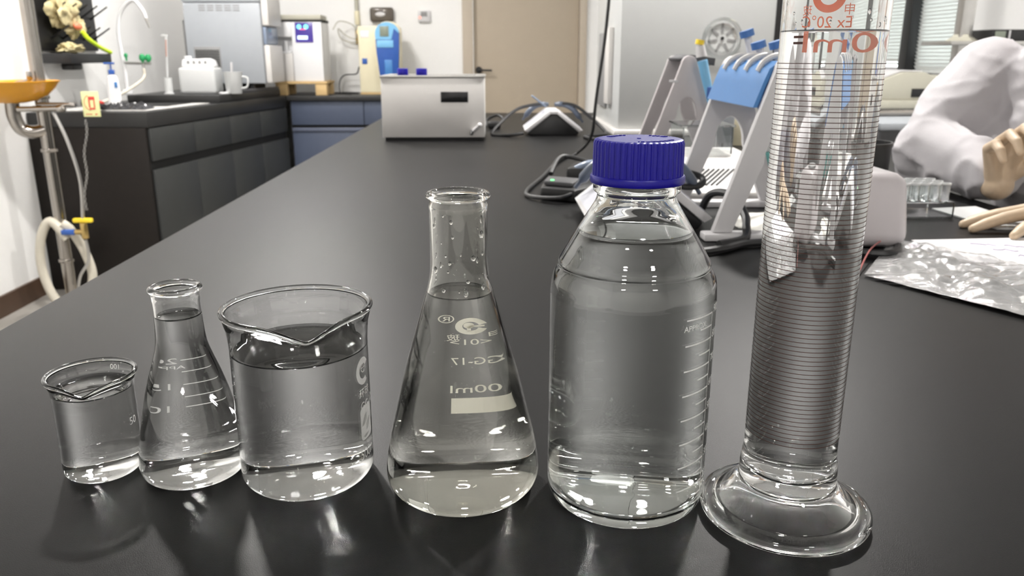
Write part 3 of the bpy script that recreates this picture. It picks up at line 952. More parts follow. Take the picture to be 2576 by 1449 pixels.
part(nz, 'spray_head', 'steel', ew)
part(MB().tube(bez([(bc[0] - 0.005, bc[1], 0.071), (bc[0] - 0.005, bc[1], 0.01), (bc[0] + 0.012, bc[1] + 0.01, -0.045), (bc[0] + 0.055, bc[1] + 0.03, -0.062), (px, py - 0.005, -0.052)], 8), 0.030, 20), 'trap_pipe', 'steel', ew)
ap = MB()
ap.tube([(bc[0] + 0.04, bc[1] - 0.045, 0.045), (px + 0.14, py - 0.075, 0.046)], 0.012)
ap.tube([(px + 0.0, py - 0.045, 0.062), (px + 0.17, py - 0.04, 0.060)], 0.010)
ap.cyl((px + 0.105, py - 0.075, 0.046), 0.017, 0.03, 16, 'x', bev=0.003)
ap.tube([(px - 0.012, py + 0.0, 0.035), (px + 0.0, py - 0.07, 0.046)], 0.014)
part(ap, 'valve_arm', 'steel', ew)
for z in (0.085, -0.155, -0.68):
    cl = MB().cyl((px, py, z), 0.036, 0.016, 24, bev=0.003)
    if z == -0.155:
        cl.tube([(px, py - 0.02, -0.147), (px + 0.05, py - 0.03, -0.144)], 0.007)
    part(cl, 'clamp', 'steel', ew)
hs = MB()
hs.tube(bez([(px + 0.035, py - 0.03, -0.56), (px - 0.03, py - 0.035, -0.475), (px - 0.09, py - 0.03, -0.56), (px - 0.115, py - 0.02, -0.70), (px - 0.085, py - 0.02, -0.84), (px - 0.03, py - 0.02, -0.895), (px + 0.055, py, -0.87), (px + 0.105, py + 0.01, -0.76), (px + 0.09, py, -0.63), (px + 0.05, py - 0.02, -0.52), (px + 0.02, py - 0.032, -0.485)], 8), 0.021, 14)
part(hs, 'drain_hose', 'hose', ew)
part(MB().tube(bez([(px + 0.085, py - 0.075, 0.03), (px + 0.125, py - 0.07, -0.10), (px + 0.15, py - 0.06, -0.28), (px + 0.13, py - 0.05, -0.47)], 8), 0.008, 10), 'water_line', 'steel_brushed', ew)
part(MB().tube(bez([(px + 0.13, py - 0.05, -0.56), (px + 0.125, py - 0.04, -0.66), (px + 0.07, py - 0.03, -0.74), (px + 0.05, py - 0.03, -0.80)], 8), 0.007, 10), 'braided_line', 'steel_brushed', ew)
vv = part(MB().cyl((px + 0.13, py - 0.05, -0.555), 0.016, 0.075, 16, bev=0.003).tube([(px + 0.08, py - 0.045, -0.525), (px + 0.13, py - 0.05, -0.525)], 0.012), 'shutoff_valve', 'brass', ew)
part(MB().box(px + 0.085, px + 0.175, py - 0.062, py - 0.038, -0.479, -0.458, 0.006), 'valve_handle', 'yellow2', vv)
part(MB().box(px + 0.022, px + 0.085, py - 0.060, py - 0.035, -0.537, -0.513, 0.005), 'blue_lever', 'deepblue', vv)
ch = MB()
a, b = Vector((px + 0.235, py - 0.1, 0.0)), Vector((px + 0.155, py - 0.06, -0.42))
nl = 34
for k in range(nl):
    p = a.lerp(b, k / nl) + Vector((0.006 * math.sin(k * 0.4), 0, 0)); q = a.lerp(b, (k + 0.9) / nl) + Vector((0.006 * math.sin(k * 0.4), 0, 0))
    off = Vector((0.004, 0, 0)) if k % 2 else Vector((0, 0.004, 0))
    ch.tube([p - off, q - off], 0.0016, 6); ch.tube([p + off, q + off], 0.0016, 6)
part(ch, 'pull_chain', 'steel_brushed', ew)
sx0, sx1, sz0, sz1, sy_ = px + 0.232, px + 0.308, 0.012, 0.122, py - 0.102
sg = part(MB().box(sx0, sx1, sy_ - 0.004, sy_, sz0, sz1, 0.002), 'push_sign', 'sign', ew)
g = MB()
yy = sy_ - 0.0055
g.box(sx0 + 0.030, sx0 + 0.058, yy, yy + 0.001, sz1 - 0.036, sz1 - 0.022)
g.box(sx0 + 0.030, sx0 + 0.036, yy, yy + 0.001, sz1 - 0.070, sz1 - 0.037).box(sx0 + 0.052, sx0 + 0.057, yy, yy + 0.001, sz1 - 0.070, sz1 - 0.037)
g.box(sx0 + 0.032, sx0 + 0.056, yy, yy + 0.001, sz1 - 0.078, sz1 - 0.071)
for k in range(8):
    t0 = 2.0 + k * 0.32
    p = lambda t, r: (sx0 + 0.044 + r * math.cos(t), yy + 0.0005, sz0 + 0.062 + r * math.sin(t))
    g.tube([p(t0, 0.034), p(t0 + 0.26, 0.034)], 0.0012, 6)
g.box(sx0 + 0.012, sx0 + 0.040, yy, yy + 0.001, sz0 + 0.010, sz0 + 0.0125)
g.box(sx0 + 0.054, sx0 + 0.061, yy, yy + 0.001, sz0 + 0.008, sz0 + 0.014)
part(g, 'sign_pictogram', 'red', sg)
# black hand shower lying behind the sign
hsx = thing('hand_sprayer', (-2.05, 4.25, 0.0063), 'black hand sprayer with a red grip lying behind the eyewash sign', 'sprayer')
part(MB().ball((-2.09, 4.27, 0.04), 0.034, (1, 1, 0.95)).tube([(-2.08, 4.255, 0.042), (-1.985, 4.222, 0.023)], [0.02, 0.0145], 14), 'head', 'black', hsx)
part(MB().tube([(-2.055, 4.247, 0.056), (-1.99, 4.224, 0.043)], 0.008, 10), 'grip', 'red', hsx)
fl = thing('black_film_bag', (-1.87, 4.32, 0.0063), 'crumpled shiny black bag on the near corner of the sink counter', 'bag')
mb = MB()
bmesh.ops.create_grid(mb.bm, x_segments=34, y_segments=22, size=1)
for v in mb.bm.verts:
    x, y = v.co.x, v.co.y
    e = max(0, 1 - max(abs(x), abs(y)) ** 3)
    n = abs(noise.noise(Vector((x * 3, y * 2.2, 1)))) * 0.05 + abs(noise.noise(Vector((x * 7, y * 6, 4)))) * 0.02
    v.co = Vector((-1.915 + 0.115 * x, 4.33 + 0.075 * y, 0.0085 + e * (n + 0.008)))
part(mb, 'film', 'crinkle', fl, angle=25)

# soap bottle
sp = thing('soap_bottle', (-2.04, 4.47, 0.0063), 'white pump soap bottle with a blue pump beside the steel tap', 'bottle')
part(MB().lathe([(0, 0), (0.030, 0), (0.034, 0.004), (0.034, 0.02), (0.031, 0.135), (0.026, 0.160), (0.013, 0.168), (0.012, 0.172), (0, 0.172)], 32, c=(-2.04, 4.47, 0.0065)), 'body', 'bright', sp)
part(MB().box(-2.018, -2.004, 4.434, 4.444, 0.11, 0.14, 0.002), 'label_patch', 'midblue', sp)
pm = MB().cyl((-2.04, 4.47, 0.178), 0.016, 0.024, 20, bev=0.003)
pm.tube([(-2.04, 4.47, 0.20), (-2.04, 4.47, 0.232)], 0.004, 8)
pm.box(-2.075, -2.02, 4.462, 4.478, 0.230, 0.240, 0.003)
part(pm, 'pump', 'deepblue', sp)

# laboratory tap: tall gooseneck with green-handled side outlets
tp = thing('laboratory_tap', (-2.16, 5.03, 0.0475), 'white gooseneck laboratory tap with green valve handles', 'tap')
gx, gy = -2.213, 5.03
part(MB().tube(bez([(gx, gy, 0.048), (gx, gy, 0.20), (gx - 0.01, gy, 0.40), (gx + 0.02, gy, 0.52), (gx + 0.10, gy - 0.01, 0.585), (gx + 0.155, gy - 0.02, 0.53), (gx + 0.17, gy - 0.02, 0.485)], 8), 0.011, 14), 'gooseneck', 'bright', tp)
part(MB().tube([(gx + 0.17, gy - 0.02, 0.487), (gx + 0.185, gy - 0.02, 0.43)], [0.009, 0.005], 12), 'spout_nozzle', 'steel_brushed', tp)
part(MB().cyl((gx, gy, 0.0478), 0.03, 0.03, 24, bev=0.006), 'base', 'bright', tp)
part(MB().tube([(gx, gy, 0.232), (gx + 0.165, gy - 0.02, 0.230)], 0.009, 12).tube([(gx + 0.12, gy - 0.02, 0.23), (gx + 0.12, gy - 0.02, 0.205)], 0.008, 10), 'side_outlet', 'steel_brushed', tp)
for dx, dz in ((0.12, 0.262), (0.155, 0.260), (0.025, 0.275)):
    part(MB().ball((gx + dx, gy - 0.022, dz), 0.021 if dx > 0.1 else 0.013, (0.95, 0.6, 1.1), 8, 6).cyl((gx + dx, gy - 0.02, dz - 0.03), 0.006, 0.02, 10), 'valve_handle', 'green', tp, smooth=False)
hz = thing('rubber_tube', (-2.07, 4.98, 0.0478), 'pale rubber tube drooping from the side outlet of the tap', 'tube')
part(MB().tube(bez([(gx + 0.122, gy - 0.022, 0.200), (gx + 0.120, gy - 0.05, 0.14), (gx + 0.085, gy - 0.25, 0.07), (gx + 0.03, gy - 0.42, 0.022)], 8), 0.0085, 12), 'tube', 'hose', hz)

# drying rack on the left wall
RX = XL + 0.002
dr = thing('drying_rack', (RX, 4.85, 0.45), 'black peg drying rack on the left wall above the sink', 'drying rack')
part(MB().box(RX, RX + 0.02, 4.36, 4.98, 0.30, 1.0, 0.004), 'backboard', 'black', dr)
part(MB().box(RX, RX + 0.17, 4.34, 4.80, 0.235, 0.285, 0.006).box(RX + 0.03, RX + 0.10, 4.50, 4.60, 0.20, 0.236, 0.01), 'drip_tray', 'black', dr)
pg = MB().tube([(RX + 0.015, 4.5, 0.36), (RX + 0.11, 4.46, 0.43)], 0.005, 8)
k = 0
for r in range(5):
    for c in range(5):
        m_ = MB().tube([(RX + 0.018, 4.47 + c * 0.115, 0.36 + r * 0.115), (RX + 0.135, 4.44 + c * 0.115, 0.425 + r * 0.115)], [0.0055, 0.004], 8)
        part(m_, 'peg', 'black', dr)
pg.bm.free()
def rag(name, label, c, sz, seed, m):
    t = thing(name, c, label, 'glove', group=None)
    mb = MB()
    bmesh.ops.create_icosphere(mb.bm, subdivisions=4, radius=1)
    for v in mb.bm.verts:
        d = noise.noise(v.co * 1.7 + Vector((seed, 0, 0))) * 0.75 + noise.noise(v.co * 4 + Vector((0, seed, 0))) * 0.42
        v.co = Vector((v.co.x * sz[0], v.co.y * sz[1], v.co.z * sz[2])) * (1 + d)
    mb.build('glove_body', m, t, angle=60)
    return t
rag('rubber_glove', 'pale yellow rubber glove hanging on the upper pegs of the drying rack', (RX + 0.085, 4.50, 0.50), (0.035, 0.12, 0.075), 1.3, 'latex_rag')
rag('rubber_glove', 'pale rubber glove draped lower on the drying rack, above the lime brush handle', (RX + 0.085, 4.60, 0.425), (0.03, 0.085, 0.05), 5.1, 'latex_rag')
rag('rubber_glove', 'pale rubber glove lying crumpled in the drip tray of the drying rack', (RX + 0.085, 4.53, 0.312), (0.035, 0.10, 0.028), 9.7, 'latex_rag')
lb = thing('brush', (RX + 0.12, 4.66, 0.34), 'lime green bent brush handle with a coral tip on the drying rack', 'brush')
part(MB().tube(bez([(RX + 0.14, 4.56, 0.40), (RX + 0.15, 4.575, 0.375), (RX + 0.16, 4.60, 0.352), (RX + 0.165, 4.70, 0.316), (RX + 0.168, 4.80, 0.292)], 6), 0.011, 12), 'handle', 'lime', lb)
part(MB().ball((RX + 0.13, 4.545, 0.425), 0.024, (0.7, 1.5, 0.8)), 'tip', mat('coral', (0.85, 0.22, 0.12), 0.5), lb)

# things on the rim board
jc = thing('jerrycan', (-1.83, 5.22, 0.0472), 'milky white plastic jerrycan in front of the grey appliance', 'jerrycan')
jx0, jx1, jy0, jy1 = -1.945, -1.72, 5.14, 5.30
part(MB().box(jx0, jx1, jy0, jy1, 0.0476, 0.205, 0.018, 3), 'body', 'translucent', jc)
hm = MB()
hm.prism([(jx0 + 0.01, 0.2052), (jx0 + 0.02, 0.252), (jx1 - 0.05, 0.258), (jx1 - 0.02, 0.245), (jx1 - 0.008, 0.2052)], 'y', jy0 + 0.04, jy1 - 0.04, 0.008)
part(hm, 'shoulder', 'bright', jc)
hl = MB()
for k in range(4):
    hl.box(jx0 + 0.05 + k * 0.035, jx0 + 0.066 + k * 0.035, jy0 + 0.0375, jy0 + 0.0398, 0.226, 0.244, 0.0005)
part(hl, 'grip_holes', 'midgrey', jc)
part(MB().cyl((jx0 + 0.045, (jy0 + jy1) / 2, 0.25), 0.022, 0.022, 20, bev=0.003), 'cap', 'bright', jc)
sl = thing('round_cover', (-1.66, 5.14, 0.0472), 'small white round lid on the rim board beside the jerrycan', 'lid')
part(MB().cyl((-1.665, 5.12, 0.0475), 0.03, 0.010, 28, bev=0.003), 'disc', 'bright', sl)
gt = thing('measuring_tube', (-1.955, 5.08, 0.0472), 'thin glass tube with red filling standing left of the jerrycan', 'measuring tube')
part(MB().cyl((-1.985, 5.08, 0.0476), 0.030, 0.008, 28, bev=0.003).tube([(-1.985, 5.08, 0.055), (-1.985, 5.08, 0.145)], 0.024, 24), 'glass_foot', 'translucent', gt)
part(MB().tube([(-1.985, 5.08, 0.15), (-1.965, 5.08, 0.385)], 0.0065, 12), 'stem', 'translucent', gt)
part(MB().tube([(-1.9745, 5.0725, 0.27), (-1.967, 5.0725, 0.365)], 0.0035, 8), 'red_filling', mat('faded_red', (0.45, 0.22, 0.16), 0.5), gt)
part(MB().box(-1.995, -1.955, 5.074, 5.086, 0.385, 0.395, 0.002), 'top_lip', 'translucent', gt)
pj_ = thing('plastic_jug', (-1.55, 5.22, 0.067), 'milky plastic measuring jug with a white stirrer in it', 'jug')
pc = (-1.585, 5.16)
part(MB().lathe([(0, 0.0475), (0.042, 0.0475), (0.046, 0.052), (0.056, 0.17), (0.059, 0.178), (0.056, 0.178), (0.053, 0.168), (0.043, 0.053), (0, 0.051)], 40, c=(pc[0] - 0.03, pc[1], 0)), 'jug_body', 'translucent', pj_)
part(MB().tube(bez([(pc[0] + 0.022, pc[1], 0.15), (pc[0] + 0.058, pc[1], 0.14), (pc[0] + 0.052, pc[1], 0.09), (pc[0] + 0.015, pc[1], 0.08)], 6), 0.006, 10), 'handle', 'translucent', pj_)
part(MB().tube([(pc[0] - 0.04, pc[1], 0.06), (pc[0] - 0.032, pc[1], 0.235)], 0.007, 10), 'stirrer', 'white', pj_)

# big light grey appliance
ga = thing('grey_appliance', (-1.75, 5.67, 0.0472), 'large light grey laboratory appliance with vent slots on the sink counter', 'appliance')
ax0, ax1, ay0, ay1 = -1.995, -1.505, 5.48, 5.85
part(MB().box(ax0, ax1, ay0, ay1, 0.098, 0.600, 0.006).box(ax0 - 0.004, ax1 + 0.004, ay0 - 0.004, ay1 + 0.004, 0.603, 0.80, 0.006), 'housing', 'grey', ga)
for x_ in (ax0 + 0.04, ax1 - 0.115):
    part(MB().box(x_, x_ + 0.03, ay0 + 0.03, ay0 + 0.06, 0.0476, 0.098, 0.003), 'foot', 'black', ga)
part(MB().box(ax0 + 0.02, ax1 - 0.10, ay0 + 0.12, ay1 - 0.02, 0.0476, 0.0975), 'plinth', 'groove', ga)
vs_ = MB()
for r in range(3):
    for c in range(5):
        x_ = ax0 + 0.10 + c * 0.055
        vs_.box(x_, x_ + 0.042, ay0 - 0.0012, ay0 + 0.001, 0.550 + r * 0.0145, 0.557 + r * 0.0145, 0.0004, 1)
part(vs_, 'vent_slots', 'midgrey', ga)
gr = part(MB().box(ax0 + 0.045, ax0 + 0.215, ay0 - 0.004, ay0 + 0.001, 0.195, 0.330, 0.002), 'grille_frame', 'midgrey', ga)
gs = MB()
for k in range(11):
    gs.box(ax0 + 0.053, ax0 + 0.207, ay0 - 0.0055, ay0 - 0.0042, 0.202 + k * 0.0102, 0.2075 + k * 0.0102)
part(gs, 'grille', 'groove', gr)
part(MB().box(ax1 + 0.001, ax1 + 0.045, ay0 + 0.02, ay1 - 0.02, 0.46, 0.64, 0.008).box(ax1 + 0.001, ax1 + 0.04, ay0 + 0.02, ay1 - 0.02, 0.10, 0.34, 0.008), 'front_cover', 'offwhite', ga)
part(MB().box(ax1 + 0.001, ax1 + 0.02, ay0 + 0.03, ay1 - 0.05, 0.345, 0.455, 0.003), 'control_panel', 'visor', ga)
part(MB().box(ax0 - 0.05, ax0 - 0.0045, ay0 + 0.1, ay1 - 0.05, 0.20, 0.50, 0.006), 'rear_duct', 'midgrey', ga)

# white water purifier on its wooden stand
pal = thing('wooden_stand', (-1.38, 6.08, 0), 'low pine stand under the white water purifier', 'stand')
pt = part(MB().box(-1.565, -1.195, 5.93, 6.22, 0.080, 0.097, 0.002), 'deck', 'wood', pal)
for x_ in (-1.562, -1.280):
    for y_ in (5.935, 6.145):
        part(MB().box(x_, x_ + 0.080, y_, y_ + 0.07, 0.0006, 0.0796, 0.003), 'foot', 'wood', pal)
wp_ = thing('water_purifier', (-1.38, 6.09, 0.0975), 'white water purifier with a lit indigo screen at the back wall', 'water purifier')
x0, x1, xm, y0, y1 = -1.552, -1.215, -1.425, 5.945, 6.22
part(MB().box(x0, x1, y0 + 0.06, y1, 0.098, 0.500, 0.006).box(xm, x1, y0, y0 + 0.061, 0.098, 0.500, 0.005).box(x0, xm - 0.001, y0, y0 + 0.061, 0.40, 0.500, 0.005), 'housing', 'bright', wp_)
part(MB().box(x0, xm - 0.003, y0 + 0.004, y0 + 0.058, 0.0985, 0.29, 0.004), 'bottle_holder', 'offwhite', wp_)
part(MB().cyl((-1.475, y0 + 0.03, 0.305), 0.012, 0.07, 16, bev=0.002).box(-1.50, -1.44, y0 + 0.012, y0 + 0.05, 0.292, 0.304, 0.003), 'dispenser', 'bright', wp_)
sc_ = part(MB().box(-1.398, -1.274, y0 - 0.005, y0 + 0.001, 0.363, 0.497, 0.002), 'screen', 'screen', wp_)
part(MB().cyl((-1.368, y0 - 0.005, 0.468), 0.016, 0.0015, 20, 'y').cyl((-1.320, y0 - 0.005, 0.468), 0.016, 0.0015, 20, 'y'), 'gauge_dials', 'screen_cyan', sc_)
part(MB().box(-1.365, -1.322, y0 - 0.0065, y0 - 0.0052, 0.448, 0.4545, 0.0005), 'gauge_bars', 'screen_red', sc_)
part(MB().box(-1.383, -1.312, y0 - 0.0065, y0 - 0.0052, 0.383, 0.408, 0.0005), 'readout', 'screen_white', sc_)
part(MB().box(x0 - 0.01, x1 - 0.005, y0 + 0.03, y1 - 0.03, 0.517, 0.550, 0.003), 'lid', 'beige', wp_)
part(MB().box(x0 - 0.005, x1 + 0.005, y0 + 0.025, y1 - 0.025, 0.5005, 0.5165, 0.001), 'lid_gap', 'groove', wp_)

# cream analyser with its blue front
cr = thing('cream_analyser', (-0.82, 6.2, 0), 'cream upright analyser with a rounded blue front at the back wall', 'analyser')
part(MB().box(-0.985, -0.70, 6.09, 6.38, 0.014, 0.478, 0.008), 'housing', 'cream', cr)
part(MB().box(-0.985, -0.70, 6.09, 6.38, 0.0006, 0.0135, 0.002), 'foot_board', 'wood', cr)
prof = []
for k in range(13):
    t = PI * k / 12
    prof.append((-0.765 + 0.086 * math.cos(t), 0.425 + 0.078 * math.sin(t)))
cprof = prof + [(-0.846, 0.30), (-0.825, 0.10), (-0.695, 0.10), (-0.684, 0.30)]
part(MB().prism([(x + (0.012 if x > -0.765 else 0), z + 0.006) for x, z in cprof], 'y', 6.040, 6.0895, 0.004), 'front_shell', 'cream', cr)
fr_ = part(MB().prism(cprof, 'y', 6.015, 6.0395, 0.004), 'front_cover', 'deepblue', cr)
part(MB().prism([(x, z) for x, z in prof] + [(-0.849, 0.385), (-0.735, 0.385), (-0.715, 0.46)], 'y', 6.011, 6.0148), 'top_panel', 'skyblue', fr_)
part(MB().box(-0.815, -0.752, 6.007, 6.0108, 0.405, 0.475, 0.002), 'display', 'lcd', fr_)
part(MB().box(-0.840, -0.722, 6.0095, 6.0148, 0.330, 0.380, 0.002), 'name_band', 'skyblue', fr_)
part(MB().box(-0.790, -0.735, 6.0095, 6.0148, 0.12, 0.245, 0.003), 'sample_tray', 'midblue', fr_)
part(MB().box(-0.962, -0.925, 6.0865, 6.0898, 0.215, 0.255, 0.001), 'blue_sticker', 'deepblue', cr)
part(MB().box(-0.965, -0.905, 6.0870, 6.0898, 0.40, 0.445, 0.001), 'paper_sticker', 'paper', cr)

# wall fittings
wl = thing('wall_pipe', (-1.045, 6.47, 0.7), 'pale vertical conduit on the back wall above the cream analyser', 'pipe')
part(MB().tube([(-1.045, 6.475, 0.46), (-1.045, 6.475, CEIL - 0.005)], 0.014, 14), 'conduit', 'beige', wl)
part(MB().cyl((-1.045, 6.475, 0.50), 0.019, 0.10, 16, bev=0.004).tube([(-1.045, 6.475, 0.47), (-0.99, 6.475, 0.465)], 0.016, 12), 'coupling', 'cream', wl)
part(MB().cyl((-1.045, 6.475, 0.36), 0.02, 0.10, 16, bev=0.004), 'valve_body', 'brass', wl)
el = thing('emergency_lamp', (-0.855, 6.49, 0.575), 'brown framed rectangular wall lamp above the cream analyser', 'wall lamp')
part(MB().box(-0.945, -0.765, 6.445, 6.498, 0.520, 0.626, 0.02, 3), 'housing', 'smoke', el)
part(MB().ball((-0.865, 6.446, 0.575), 0.035, (1.1, 0.25, 0.5)), 'reflector', 'white', el)
th_ = thing('thermostat', (-0.535, 6.49, 0.565), 'small white wall thermostat with a red light left of the door', 'thermostat')
part(MB().box(-0.580, -0.490, 6.475, 6.498, 0.520, 0.605, 0.004), 'case', 'white', th_)
part(MB().box(-0.560, -0.512, 6.472, 6.4748, 0.562, 0.596, 0.001), 'display', 'midgrey', th_)
part(MB().cyl((-0.568, 6.4748, 0.553), 0.009, 0.002, 14, 'y'), 'indicator', 'led_red', th_)
cb = thing('looped_cable', (-1.13, 6.4, 0.3), 'thin pale cable looping on the wall between purifier and analyser', 'cable')
part(MB().tube(bez([(-1.19, 6.25, 0.46), (-1.17, 6.38, 0.52), (-1.10, 6.44, 0.51), (-1.055, 6.45, 0.47), (-1.06, 6.45, 0.40), (-1.13, 6.44, 0.42), (-1.185, 6.43, 0.47), (-1.17, 6.44, 0.40), (-1.09, 6.45, 0.37), (-1.05, 6.452, 0.38)], 8), 0.004, 8), 'cable', 'beige', cb)
cb = thing('black_cable', (-1.12, 6.3, 0.1), 'black cable trailing along the back counter beside the pine stand', 'cable')
part(MB().tube(bez([(-0.992, 6.30, 0.20), (-1.03, 6.36, 0.19), (-1.06, 6.40, 0.14), (-1.15, 6.40, 0.13), (-1.185, 6.36, 0.08), (-1.15, 6.2, 0.006), (-1.05, 6.1, 0.006), (-1.02, 6.2, 0.006), (-1.12, 6.28, 0.006), (-1.18, 6.15, 0.006), (-1.04, 6.02, 0.006)], 8), 0.005, 8), 'cable', 'rubber', cb)

# ------------------------------------------------------------------ things standing on the bench behind the glassware
Z0 = 0.0004
wb2 = thing('water_bath', (-0.203, 2.84, 0), 'white rectangular water bath with a black display and a drain tap on the bench', 'water bath')
x0, x1, y0, y1 = -0.374, -0.034, 2.722, 2.985
part(MB().box(x0, x1, y0, y0 + 0.012, 0.012, 0.204, 0.002).box(x0, x1, y1 - 0.012, y1, 0.012, 0.204, 0.002).box(x0, x0 + 0.012, y0 + 0.0125, y1 - 0.0125, 0.012, 0.204, 0.002).box(x1 - 0.012, x1, y0 + 0.0125, y1 - 0.0125, 0.012, 0.204, 0.002).box(x0 + 0.013, x1 - 0.013, y0 + 0.013, y1 - 0.013, 0.012, 0.03), 'housing', 'offwhite', wb2)
rm = MB()
for a, b, c, d in ((x0 - 0.003, x1 + 0.003, y0 - 0.003, y0 + 0.03), (x0 - 0.003, x1 + 0.003, y1 - 0.03, y1 + 0.003), (x0 - 0.003, x0 + 0.03, y0 + 0.0305, y1 - 0.0305), (x1 - 0.03, x1 + 0.003, y0 + 0.0305, y1 - 0.0305)):
    rm.box(a, b, c, d, 0.2045, 0.212, 0.003)
part(rm, 'rim', 'steel_brushed', wb2)
part(MB().box(-0.178, -0.088, y0 - 0.002, y0 + 0.001, 0.126, 0.160, 0.001), 'display', 'black_gloss', wb2)
part(MB().box(x0 + 0.008, x1 - 0.008, y0 + 0.008, y1 - 0.008, Z0, 0.0115), 'base', 'groove', wb2)
tap = part(MB().tube([(-0.072, y0 - 0.004, 0.033), (-0.052, y0 - 0.022, 0.052)], 0.006, 12).ball((-0.050, y0 - 0.023, 0.054), 0.008), 'drain_tap', 'white', wb2)
part(MB().tube([(-0.077, y0 + 0.001, 0.034), (-0.077, y0 - 0.008, 0.030), (-0.078, y0 - 0.012, 0.022)], 0.005, 10), 'tap_seat', 'black', tap)
def blue_top(x, y, label, first=None):
    if first is not None:
        c = copy_tree(first); c.location = (x, y, 0.0305); c['label'] = label
        return c
    t = thing('small_bottle', (x, y, 0.0305), label, 'bottle', group='blue-capped bottles in the water bath')
    MB().lathe([(0, 0), (0.024, 0), (0.026, 0.004), (0.026, 0.13), (0.014, 0.165), (0.0135, 0.178), (0, 0.178)], 28).build('bottle_body', 'translucent', t)
    MB().cyl((0, 0, 0.1785), 0.0185, 0.024, 28, bev=0.002).build('bottle_cap', 'blue', t)
    return t
b1 = blue_top(-0.312, 2.83, 'blue bottle cap showing over the white water bath rim, nearer the cream analyser')
blue_top(-0.248, 2.83, 'blue bottle cap showing over the white water bath rim, nearer the door', b1)

pl = thing('plug', (0.0, 3.22, 0), 'black mains plug with a curled lead right of the white water bath', 'plug')
part(MB().box(-0.028, 0.022, 3.16, 3.21, Z0, 0.030, 0.009, 3), 'plug_body', 'black', pl)
part(MB().tube(bez([(0.015, 3.20, 0.018), (0.035, 3.24, 0.030), (0.01, 3.28, 0.045), (-0.03, 3.25, 0.03), (-0.035, 3.20, 0.006), (-0.06, 3.16, 0.005), (-0.12, 3.10, 0.005)], 8), 0.005, 8), 'lead', 'rubber', pl)

# roof-shaped black charging stands with white sloping panels
def wedge(x, y, label, first=None):
    if first is not None:
        c = copy_tree(first); c.location = (x, y, 0); c['label'] = label
        return c
    t = thing('charging_stand', (x, y, 0), label, 'stand', group='roof-shaped stands')
    MB().prism([(-0.082, Z0), (0.082, Z0), (0.090, 0.012), (0.012, 0.074), (-0.012, 0.074), (-0.090, 0.012)], 'y', 0.0, 0.185, 0.003).build('base', 'black', t)
    for s in (-1, 1):
        q = [(s * 0.0905, 0.0128), (s * 0.1035, 0.0205), (s * 0.018, 0.0885), (s * 0.0125, 0.0750)]
        if s > 0: q = q[::-1]
        p = MB().prism(q, 'y', -0.006, 0.190, 0.002).build('sloping_panel', 'white', t)
        d = Vector((-s * 0.0855, 0, 0.068)).normalized(); nrm = Vector((s * 0.068, 0, 0.0855)).normalized()
        a = Vector((s * 0.097, 0, 0.0255)) + nrm * 0.0008; b = Vector((s * 0.026, 0, 0.082)) + nrm * 0.0008
        m_ = MB()
        m_.prism([(v.x, v.z) for v in (a, b, b + nrm * 0.0012, a + nrm * 0.0012)], 'y', 0.025, 0.165)
        m_.build('panel_inlay', 'slopegrey', p)
    MB().box(-0.0168, 0.0168, -0.004, 0.188, 0.0755, 0.0885, 0.002).build('ridge', 'white', t)
    m_ = MB()
    m_.tube(bez([(-0.105, 0.16, 0.045), (-0.075, 0.15, 0.083), (-0.045, 0.16, 0.100), (-0.01, 0.17, 0.100)], 6), [0.004] * 3 + [0.010] * 13 + [0.008] * 3, 10)
    m_.build('handset', 'handset', t)
    m_ = MB()
    m_.tube(bez([(0.015, 0.17, 0.100), (0.05, 0.16, 0.100), (0.085, 0.15, 0.080), (0.12, 0.15, 0.035)], 6), [0.008] * 3 + [0.010] * 13 + [0.004] * 3, 10)
    m_.build('handset', 'handset', t)
    return t
wd = wedge(0.208, 2.885, 'black roof-shaped stand with white sloping panels at the far end of the bench')
wn_ = wedge(0.250, 1.285, 'black roof-shaped stand with white sloping panels just behind the blue-capped bottle', wd)
vz = thing('clear_strip', (0.14, 2.95, 0.09), 'thin grey-blue strip leaning up over the far roof-shaped stand', 'strip')
part(MB().prism([(0.130, 0.135), (0.134, 0.140), (0.186, 0.1005), (0.182, 0.0960)], 'y', 2.93, 2.965, 0.001), 'blade', 'visor', vz)
def cable(name, label, pts, r, m='rubber', n=8, group=None):
    t = MB().tube(bez(pts, n), r, 8).build(name, m)
    return tag(t, label, 'cable', group)
cable('power_cable', 'black lead curling off the left of the far roof-shaped stand', [(0.17, 3.02, 0.105), (0.09, 3.0, 0.09), (0.03, 2.96, 0.05), (-0.01, 2.90, 0.006), (0.05, 2.86, 0.006), (0.10, 2.865, 0.012)], 0.006)
cable('power_cable', 'black leads falling to the right of the far roof-shaped stand', [(0.25, 3.04, 0.105), (0.30, 3.03, 0.095), (0.36, 3.0, 0.05), (0.40, 2.95, 0.01), (0.385, 2.88, 0.006), (0.31, 2.80, 0.006), (0.34, 2.72, 0.006), (0.39, 2.78, 0.006)], 0.006)
cable('hanging_cable', 'thin black cord dropping from the ceiling to the charger with the green light',
      [(0.36, 2.45, CEIL - 0.002), (0.335, 2.33, 1.1), (0.302, 2.22, 0.45), (0.2717, 2.2, 0.165), (0.262, 2.22, 0.06), (0.225, 2.28, 0.006), (0.17, 2.15, 0.005), (0.11, 1.86, 0.005), (0.066, 1.66, 0.005), (0.072, 1.58, 0.006), (0.125, 1.53, 0.012), (0.165, 1.56, 0.022)], 0.0042)
cable('charger_cable', 'short black lead looping up beside the charger with the green light',
      [(0.118, 1.700, 0.034), (0.140, 1.78, 0.055), (0.165, 1.80, 0.058), (0.215, 1.76, 0.045), (0.25, 1.70, 0.008)], 0.0052)
pb = thing('charger', (0.14, 1.6, 0), 'black power adapter with a green light left of the blue-capped bottle', 'charger')
